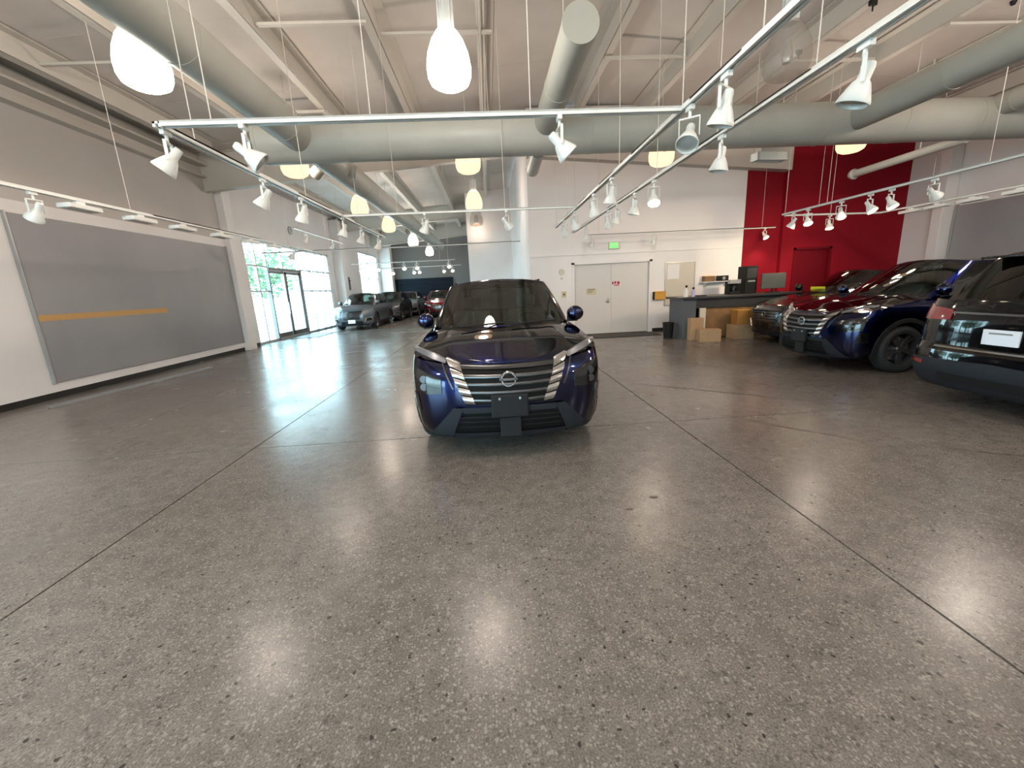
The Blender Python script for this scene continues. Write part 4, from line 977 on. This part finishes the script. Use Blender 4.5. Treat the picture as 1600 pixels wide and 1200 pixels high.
    # seals at base of the glass
    MB().prism([(0, 0)] * 0 or [(yb0 - 0.06, S.zt(1.0) + 0.015), (yb0 + 0.02, S.zt(1.0) + 0.0), (yb0 + 0.05, S.zt(1.0) + 0.05), (yb0 - 0.03, S.zt(1.0) + 0.06)], -wb_ * 0.5, wb_ * 0.5, 0).build('wiper_cowl', M_cladk, T)
    mb = MB()
    for x0, x1 in ((-0.45, 0.05), (0.1, 0.6)): mb.cyl((x0, yb0 - 0.0, S.zt(1.1) + 0.085), (x1, yb0 + 0.12, S.zt(1.1) + 0.10), 0.008)
    mb.build('wiper', M_cladk, T)
    # interior
    MB().box((-0.66, 1.20, 0.70), (0.66, 1.62, 1.06), None, 0.04).build('dashboard', M_dash, T)
    MB().box((-0.72, 1.62, 0.55), (0.72, L - 0.45, 0.66)).build('cabin_floor', M_dash, T)
    for sx in (-0.37, 0.37):
        MB().box((sx - 0.26, 2.18, 0.66), (sx + 0.26, 2.33, 1.28), Matrix.Translation((0, 0, 0)), 0.05).box((sx - 0.13, 2.22, 1.30), (sx + 0.13, 2.31, 1.46), None, 0.03).box((sx - 0.26, 1.75, 0.66), (sx + 0.26, 2.2, 0.82), None, 0.04).build('seat', M_seat, T, True)
    MB().box((-0.62, 3.15, 0.66), (0.62, 3.30, 1.24), None, 0.05).build('rear_bench', M_seat, T, True)
    MB().lathe([(0.165, 0), (0.175, 0.012), (0.185, 0), (0.175, -0.012), (0.165, 0)], Matrix.Translation((0.37, 1.70, 1.08)) @ Matrix.Rotation(math.radians(65), 4, 'X'), 24).build('steering_wheel', M_plastic, T, True)
    MB().box((-0.11, 1.93, 1.50), (0.11, 1.96, 1.56), None, 0.01).build('rear_view_mirror', M_plastic, T)
    # ---- mirrors
    for sg in (1, -1):
        m_ = MB().lathe([(0.0, -0.10), (0.055, -0.092), (0.082, -0.06), (0.09, 0.0), (0.082, 0.055), (0.05, 0.09), (0.0, 0.10)], Matrix.Translation((sg * (S.hw - 0.03), 1.42, 1.225)) @ Matrix.Rotation(sg * 0.25, 4, 'Z') @ Matrix.Diagonal((1.08, 0.8, 0.98, 1)) @ Matrix.Rotation(PI / 2, 4, 'X'), 24).build('door_mirror', P, T, True, 60)
        MB().box((-0.02, -0.03, -0.04), (0.10, 0.03, 0.02), Matrix.Translation((sg * (S.hw - 0.10) if sg > 0 else -(S.hw - 0.02), 1.45, 1.17))).build('mirror_stalk', M_cladk, T)
    # ---- wheel arch cladding
    for sg in (1, -1):
        for yc in S.yw:
            v = []; f = []; n_ = 28
            for i in range(n_ + 1):
                a = PI * i / n_; a = -0.28 + a * (PI + 0.56) / PI
                for rr_, of in ((S.Ra - 0.02, -0.05), (S.Ra - 0.004, 0.016), (S.Ra + 0.05, 0.016), (S.Ra + 0.058, -0.012)):
                    yy = yc - rr_ * math.cos(a); zz = S.R + rr_ * math.sin(a); zz = max(zz, 0.2)
                    d_ = 0.0
                    if yy < S.a: 
                        q_ = 1 - (S.a - yy) / S.a; d_ = S.W(zz) * (1 - max(0, 1 - ((S.a - yy) / S.a) ** S.n) ** (1 / S.n))
                    if yy > L - S.ar: d_ = S.W(zz) * (1 - max(0, 1 - ((yy - L + S.ar) / S.ar) ** S.n) ** (1 / S.n))
                    v.append((sg * (S.W(zz) + of - d_), yy, zz))
            for i in range(n_):
                for k in range(3): q = (i * 4 + k, i * 4 + k + 1, i * 4 + k + 5, i * 4 + k + 4); f.append(q if sg > 0 else q[::-1])
            mk('wheel_arch', v, f, M_cladk, T, True, 50)
            # inner liner
            MB().lathe([(S.Ra - 0.02, 0.0), (S.Ra - 0.02, 0.30)], Matrix.Translation((sg * (S.hw - 0.04) if sg < 0 else S.hw - 0.34, yc, S.R)) @ Matrix.Rotation(PI / 2, 4, 'Y'), 24, PI / 2 + 0.0, PI * 1.5).build('arch_liner', M_cladk, T, True)
            wheel(T, sg * (S.hw - 0.135), yc, S.R, sg, rimm)
    # sills
        y0_, y1_ = S.yw[0] + S.Ra + 0.03, S.yw[1] - S.Ra - 0.03
        patch(lambda a, b_, o_: S.side(sg, a, b_, o_), [(y0_, 0.20), (y1_, 0.20)], [(y0_, 0.36), (y1_, 0.36)], 0.014).build('sill', M_cladk, T, True)
        patch(lambda a, b_, o_: S.side(sg, a, b_, o_), [(2.0, 0.90), (2.2, 0.90)], [(2.0, 0.925), (2.2, 0.925)], 0.03, n=6).build('door_handle', P, T, True)
        patch(lambda a, b_, o_: S.side(sg, a, b_, o_), [(3.0, 0.91), (3.2, 0.91)], [(3.0, 0.935), (3.2, 0.935)], 0.03, n=6).build('door_handle', P, T, True)
        for yy in (1.42, 2.14, 3.06):
            patch(lambda a, b_, o_: S.side(sg, a, b_, o_), [(yy, 0.37), (yy + 0.008, 0.37)], [(yy, S.zt(yy) - 0.03), (yy + 0.008, S.zt(yy) - 0.03)], 0.0012, n=2, m=12).build('door_gap', M_plastic, T)
    Ff = S.front; Rf = S.rear; h = S.hood
    PT = lambda fn, lo, up, off, nm, mm_, par=T, **k: patch(fn, lo, up, off, **k).build(nm, mm_, par, True, 45)
    if front == 'vgrille':
        PT(Ff, [(-.37, .555), (.37, .555)], [(-.54, h + .02), (-.3, h), (0, h - .012), (.3, h), (.54, h + .02)], 0.010, 'grille', M_mesh, n=28)
        g = None
        eo = lambda t: (lerp(.545, .385, t), lerp(.965, .565, t)); ei = lambda t: (lerp(.425, .295, t), lerp(.925, .560, t))
        for k in range(5):
            t0, t1 = k / 5 + .012, (k + 1) / 5 - .022
            (ox0, oz0), (ox1, oz1), (ix0, iz0), (ix1, iz1) = eo(t0), eo(t1), ei(t0), ei(t1)
            for sg in (1, -1):
                lo = [(sg * ix1, iz1 - .004), (sg * ox1, oz1 + .004)]; up = [(sg * ix0, iz0 - .004), (sg * ox0, oz0 + .004)]
                if sg < 0: lo, up = lo[::-1], up[::-1]
                PT(Ff, lo, up, 0.030, 'slat', M_chrome, n=8, crown=0.008)
            zz = (iz0 + iz1) / 2 - .016; xi = (ix0 + ix1) / 2 + .004
            PT(Ff, [(-xi, zz), (-xi * .5, zz - .010), (0, zz - .013), (xi * .5, zz - .010), (xi, zz)], [(-xi, zz + .028), (-xi * .5, zz + .018), (0, zz + .014), (xi * .5, zz + .018), (xi, zz + .028)], 0.022, 'grille_bar', M_dchrome, n=20, m=3, crown=0.004)
        E = bpy.data.objects.new('emblem', None); COL.objects.link(E); E.parent = T; E.location = (0, Ff(0, .775).y - 0.022, .775)
        MB().lathe([(0.052, 0), (0.056, 0.014), (0.066, 0.014), (0.071, 0)], Matrix.Rotation(PI / 2, 4, 'X'), 36).build('emblem_ring', M_chrome, E, True)
        MB().cyl((0, 0.002, 0), (0, -0.004, 0), 0.053, 0.053, 32).build('emblem_disc', M_gloss, E)
        MB().box((-0.082, -0.018, -0.011), (0.082, -0.004, 0.011), None, 0.003).build('emblem_bar', M_dchrome, E)
        if detail: text_mesh('NISSAN', 0.026, M_chrome, E, Matrix.Translation((0, -0.0195, 0)) @ FRONT)
        # bumper
        MB().box((-0.165, Ff(0, .55).y - 0.055, .435), (.165, Ff(0, .55).y - 0.01, .645), None, 0.012).build('plate_bracket', M_plastic, T)
        mb = MB()
        for x in (-.09, .09): mb.cyl((x, Ff(0, .6).y - .064, .612), (x, Ff(0, .6).y - .05, .612), .011, .011, 10)
        mb.build('bracket_screw', M_alu, T)
        PT(Ff, [(-.52, .285), (.52, .285)], [(-.40, .478), (.40, .478)], 0.008, 'lower_intake', M_mesh, n=24)
        for zz in (.335, .385, .43): PT(Ff, [(-.46, zz), (.46, zz)], [(-.46, zz + .012), (.46, zz + .012)], 0.016, 'intake_bar', M_cladk, n=20, m=2)
        PT(Ff, [(-.41, .478), (.41, .478)], [(-.47, .53), (.47, .53)], 0.022, 'bumper_crosspiece', M_clad, n=24)
        for sg in (1, -1):
            lo = [(sg * .44, .245), (sg * .62, .250), (sg * .80, .285)]; up = [(sg * .385, .515), (sg * .47, .53), (sg * .60, .46)]
            up = [(sg * .41, .53), (sg * .50, .53)]
            lo = [(sg * .53, .235), (sg * .74, .250)]
            if sg < 0: lo, up = lo[::-1], up[::-1]
            PT(Ff, lo, up, 0.026, 'bumper_corner', M_clad, n=12, m=10)
            # upper lamp strip, fading into the fender
            lo = [(sg * .555, .915), (sg * .68, .955), (sg * .80, 1.00), (sg * .865, 1.02)]; up = [(sg * .545, .945), (sg * .66, .995), (sg * .79, 1.035), (sg * .86, 1.045)]
            if sg < 0: lo, up = lo[::-1], up[::-1]
            PT(Ff, lo, up, 0.014, 'lamp_strip', M_drl, n=14, m=3)
            # main lamp
            lo = [(sg * .60, .66), (sg * .74, .645), (sg * .86, .67)]; up = [(sg * .60, .80), (sg * .74, .845), (sg * .875, .88)]
            if sg < 0: lo, up = lo[::-1], up[::-1]
            PT(Ff, lo, up, 0.006, 'headlight', M_gloss, n=12)
            for zz, xx in ((.78, .76), (.71, .76)):
                c = Ff(sg * xx, zz, 0.012); MB().cyl(c + Vector((0, 0.03, 0)), c + Vector((0, -0.004, 0)), .034, .034, 20).build('lamp_lens', M_dchrome, T, True)
            lo = [(sg * .815, .48), (sg * .885, .49)]; up = [(sg * .835, .63), (sg * .893, .64)]
            if sg < 0: lo, up = lo[::-1], up[::-1]
            PT(Ff, lo, up, 0.008, 'side_intake', M_gloss, n=8)
            lo = [(sg * .485, .70), (sg * .50, .70)]; up = [(sg * .575, .915), (sg * .592, .92)]
            if sg < 0: lo, up = lo[::-1], up[::-1]
            PT(Ff, lo, up, 0.012, 'lamp_trim', M_dchrome, n=4)
        MB().box((-.095, Ff(0, .35).y - 0.04, .245), (.095, Ff(0, .35).y - 0.0, .425), None, 0.006).build('radar_cover', M_cladk, T)
        PT(Ff, [(-.50, .205), (.50, .205)], [(-.52, .275), (.52, .275)], 0.020, 'skid_plate', M_clad, n=24)
    else:
        # plain crossover nose with a dark grille between lamps
        PT(Ff, [(-.34, .50), (.34, .50)], [(-.50, h - .06), (0, h - .075), (.50, h - .06)], 0.010, 'grille', M_gloss, n=24)
        for zz in (.54, .60, .66, .72, .78): PT(Ff, [(-.36 - (zz - .5) * .4, zz), (.36 + (zz - .5) * .4, zz)], [(-.36 - (zz - .5) * .4, zz + .018), (.36 + (zz - .5) * .4, zz + .018)], 0.018, 'grille_bar', M_dchrome, n=18, m=2)
        MB().lathe([(0.045, 0), (0.05, 0.012), (0.062, 0.012), (0.066, 0)], Matrix.Translation((0, Ff(0, .68).y - 0.018, .69)) @ Matrix.Rotation(PI / 2, 4, 'X'), 28).build('emblem', M_chrome, T, True)
        for sg in (1, -1):
            lo = [(sg * .52, .74), (sg * .70, .77), (sg * .87, .82)]; up = [(sg * .54, h - .07), (sg * .70, h - .02), (sg * .86, h + .02)]
            if sg < 0: lo, up = lo[::-1], up[::-1]
            PT(Ff, lo, up, 0.012, 'headlight', M_drl, n=12)
            lo = [(sg * .56, .36), (sg * .84, .40)]; up = [(sg * .62, .56), (sg * .87, .58)]
            if sg < 0: lo, up = lo[::-1], up[::-1]
            PT(Ff, lo, up, 0.016, 'fog_lamp_ring', M_chrome, n=12)
            lo = [(sg * .60, .39), (sg * .825, .42)]; up = [(sg * .645, .54), (sg * .85, .555)]
            if sg < 0: lo, up = lo[::-1], up[::-1]
            PT(Ff, lo, up, 0.019, 'fog_lamp', M_gloss, n=12)
        PT(Ff, [(-.50, .27), (.50, .27)], [(-.46, .42), (.46, .42)], 0.010, 'lower_intake', M_gloss, n=20)
        PT(Ff, [(-.74, .205), (.74, .205)], [(-.74, .27), (.74, .27)], 0.020, 'skid_plate', M_clad, n=24)
        if tag_ == 'plate':
            MB().box((-0.16, Ff(0, .4).y - 0.03, .33), (.16, Ff(0, .4).y - 0.011, .49), None, 0.005).build('licence_plate', M_plate, T)
    # ---- rear
    for sg in (1, -1):
        lo = [(sg * .52, S.belt - .19), (sg * .74, S.belt - .20), (sg * (S.hw - .045), S.belt - .20)]; up = [(sg * .52, S.belt - .08), (sg * .72, S.belt - .06), (sg * (S.hw - .065), S.belt - .03)]
        if sg > 0: lo, up = lo[::-1], up[::-1]
        PT(Rf, lo, up, 0.014, 'tail_light', M_tail, n=14)
        lo = [(sg * .66, .46), (sg * .84, .47)]; up = [(sg * .66, .50), (sg * .84, .51)]
        if sg > 0: lo, up = lo[::-1], up[::-1]
        PT(Rf, lo, up, 0.024, 'reflector', M_tail, n=8, m=2)
    PT(Rf, [(S.hw * .93, .21), (0, .21), (-S.hw * .93, .21)], [(S.hw * .96, .52), (0, .56), (-S.hw * .96, .52)], 0.018, 'rear_bumper_cladding', M_clad, n=32)
    PT(Rf, [(.50, .30), (-.50, .30)], [(.45, .40), (-.45, .40)], 0.026, 'rear_skid', M_cladk, n=16)
    PT(Rf, [(.62, .665), (-.62, .665)], [(.62, .685), (-.62, .685)], 0.012, 'chrome_strip', M_chrome, n=20, m=2)
    PT(Rf, [(.52, S.belt - .12), (-.52, S.belt - .12)], [(.52, S.belt - .10), (-.52, S.belt - .10)], 0.012, 'tailgate_trim', M_dchrome, n=20, m=2)
    yp = Rf(0, .84).y
    MB().box((-0.155, yp - 0.005, .745), (0.155, yp + 0.018, .90), None, 0.004).build('licence_plate', M_plate, T)
    MB().box((-0.10, yp + 0.018, .855), (0.10, yp + 0.0195, .872)).build('plate_print', M_ink, T)
    MB().box((-wr * .9, yrR - 0.06, H - 0.14), (wr * .9, yrR + 0.14, H - 0.115), None, 0.01).build('rear_spoiler', P, T, True)
    MB().box((-0.2, yrR + 0.125, H - 0.135), (0.2, yrR + 0.145, H - 0.122)).build('brake_light', M_tail, T)
    for sg in (1, -1):
        MB().cyl((sg * (wr - .04), 2.3, re + .030), (sg * (wr - .04), L - 1.2, re + .02), .012).cyl((sg * (wr - .04), 2.32, re), (sg * (wr - .04), 2.32, re + .03), .010).cyl((sg * (wr - .04), L - 1.25, re - .03), (sg * (wr - .04), L - 1.25, re + .02), .010).build('roof_rail', M_cladk, T, True)
    return T

P_blue = paint('deep_midnight_blue_paint', (0.001, 0.0075, 0.055), 1.0)
P_black = paint('black_car_paint', (0.004, 0.004, 0.0045), 0.1)
P_grey = paint('slate_grey_car_paint', (0.10, 0.115, 0.13), 0.5)
P_bronze = paint('dark_bronze_car_paint', (0.045, 0.038, 0.030), 0.5)
P_redc = paint('dark_red_car_paint', (0.10, 0.002, 0.006), 0.3)
P_silver = paint('silver_car_paint', (0.25, 0.26, 0.26), 0.6)
build_car('sport_utility_car', 'midnight blue sport utility car facing the viewer in the middle of the floor', (0.13, 3.55, 0), 0.0, P_blue)
build_car('sport_utility_car', 'midnight blue sport utility car on the right, nose left, between two dark cars', (5.25, 6.75, 0), -PI / 2, P_blue, detail=False)
t3 = build_car('crossover_car', 'dark crossover car with yellow windscreen tag, nearest the reception desk', (6.3, 9.30, 0), -PI / 2, P_black, front='plain', shape=CarShape(L=4.5, hw=0.90, H=1.60, belt=1.04, hood=0.84))
MB().box((-0.25, 1.24, 1.13), (0.16, 1.26, 1.24), Matrix.Rotation(0.0, 4, 'X')).build('price_tag', mat('yellow_tag', (0.75, 0.68, 0.02), 0.6), t3)
build_car('sport_utility_car', 'black sport utility car at the right edge, tailgate and white plate showing', (5.0 + 5.0, 3.86, 0), PI / 2, P_black, front='plain', shape=CarShape(L=5.0, hw=0.975, H=1.75, wb=2.9, belt=1.16, hood=1.0, R=0.38))
build_car('sport_utility_car', 'slate grey sport utility car parked beyond the glass entrance, facing the viewer', (-6.3, 19.4, 0), 0.0, P_grey, front='plain', tag_='plate', shape=CarShape(belt=1.08, hood=0.93, H=1.70))
build_car('sport_utility_car', 'dark bronze sport utility car just behind the slate grey one', (-6.05, 24.2, 0), 0.0, P_bronze, front='plain', shape=CarShape(H=1.72))
build_car('sport_utility_car', 'silver sport utility car furthest back, behind the dark bronze one', (-5.85, 29.0, 0), 0.0, P_silver, front='plain')
build_car('sport_utility_car', 'dark red car in the far hall, half hidden by the blue car', (-3.0, 25.6, 0), 0.08, P_redc, front='plain', shape=CarShape(H=1.65))
# a parked car outside
build_car('sport_utility_car', 'pale grey car parked outside the left panes of the glass entrance', (-13.5, 19.8, -0.22), 1.2, P_silver, front='plain')
# room light behind the viewer comes from the added, unseen pendants and the windows
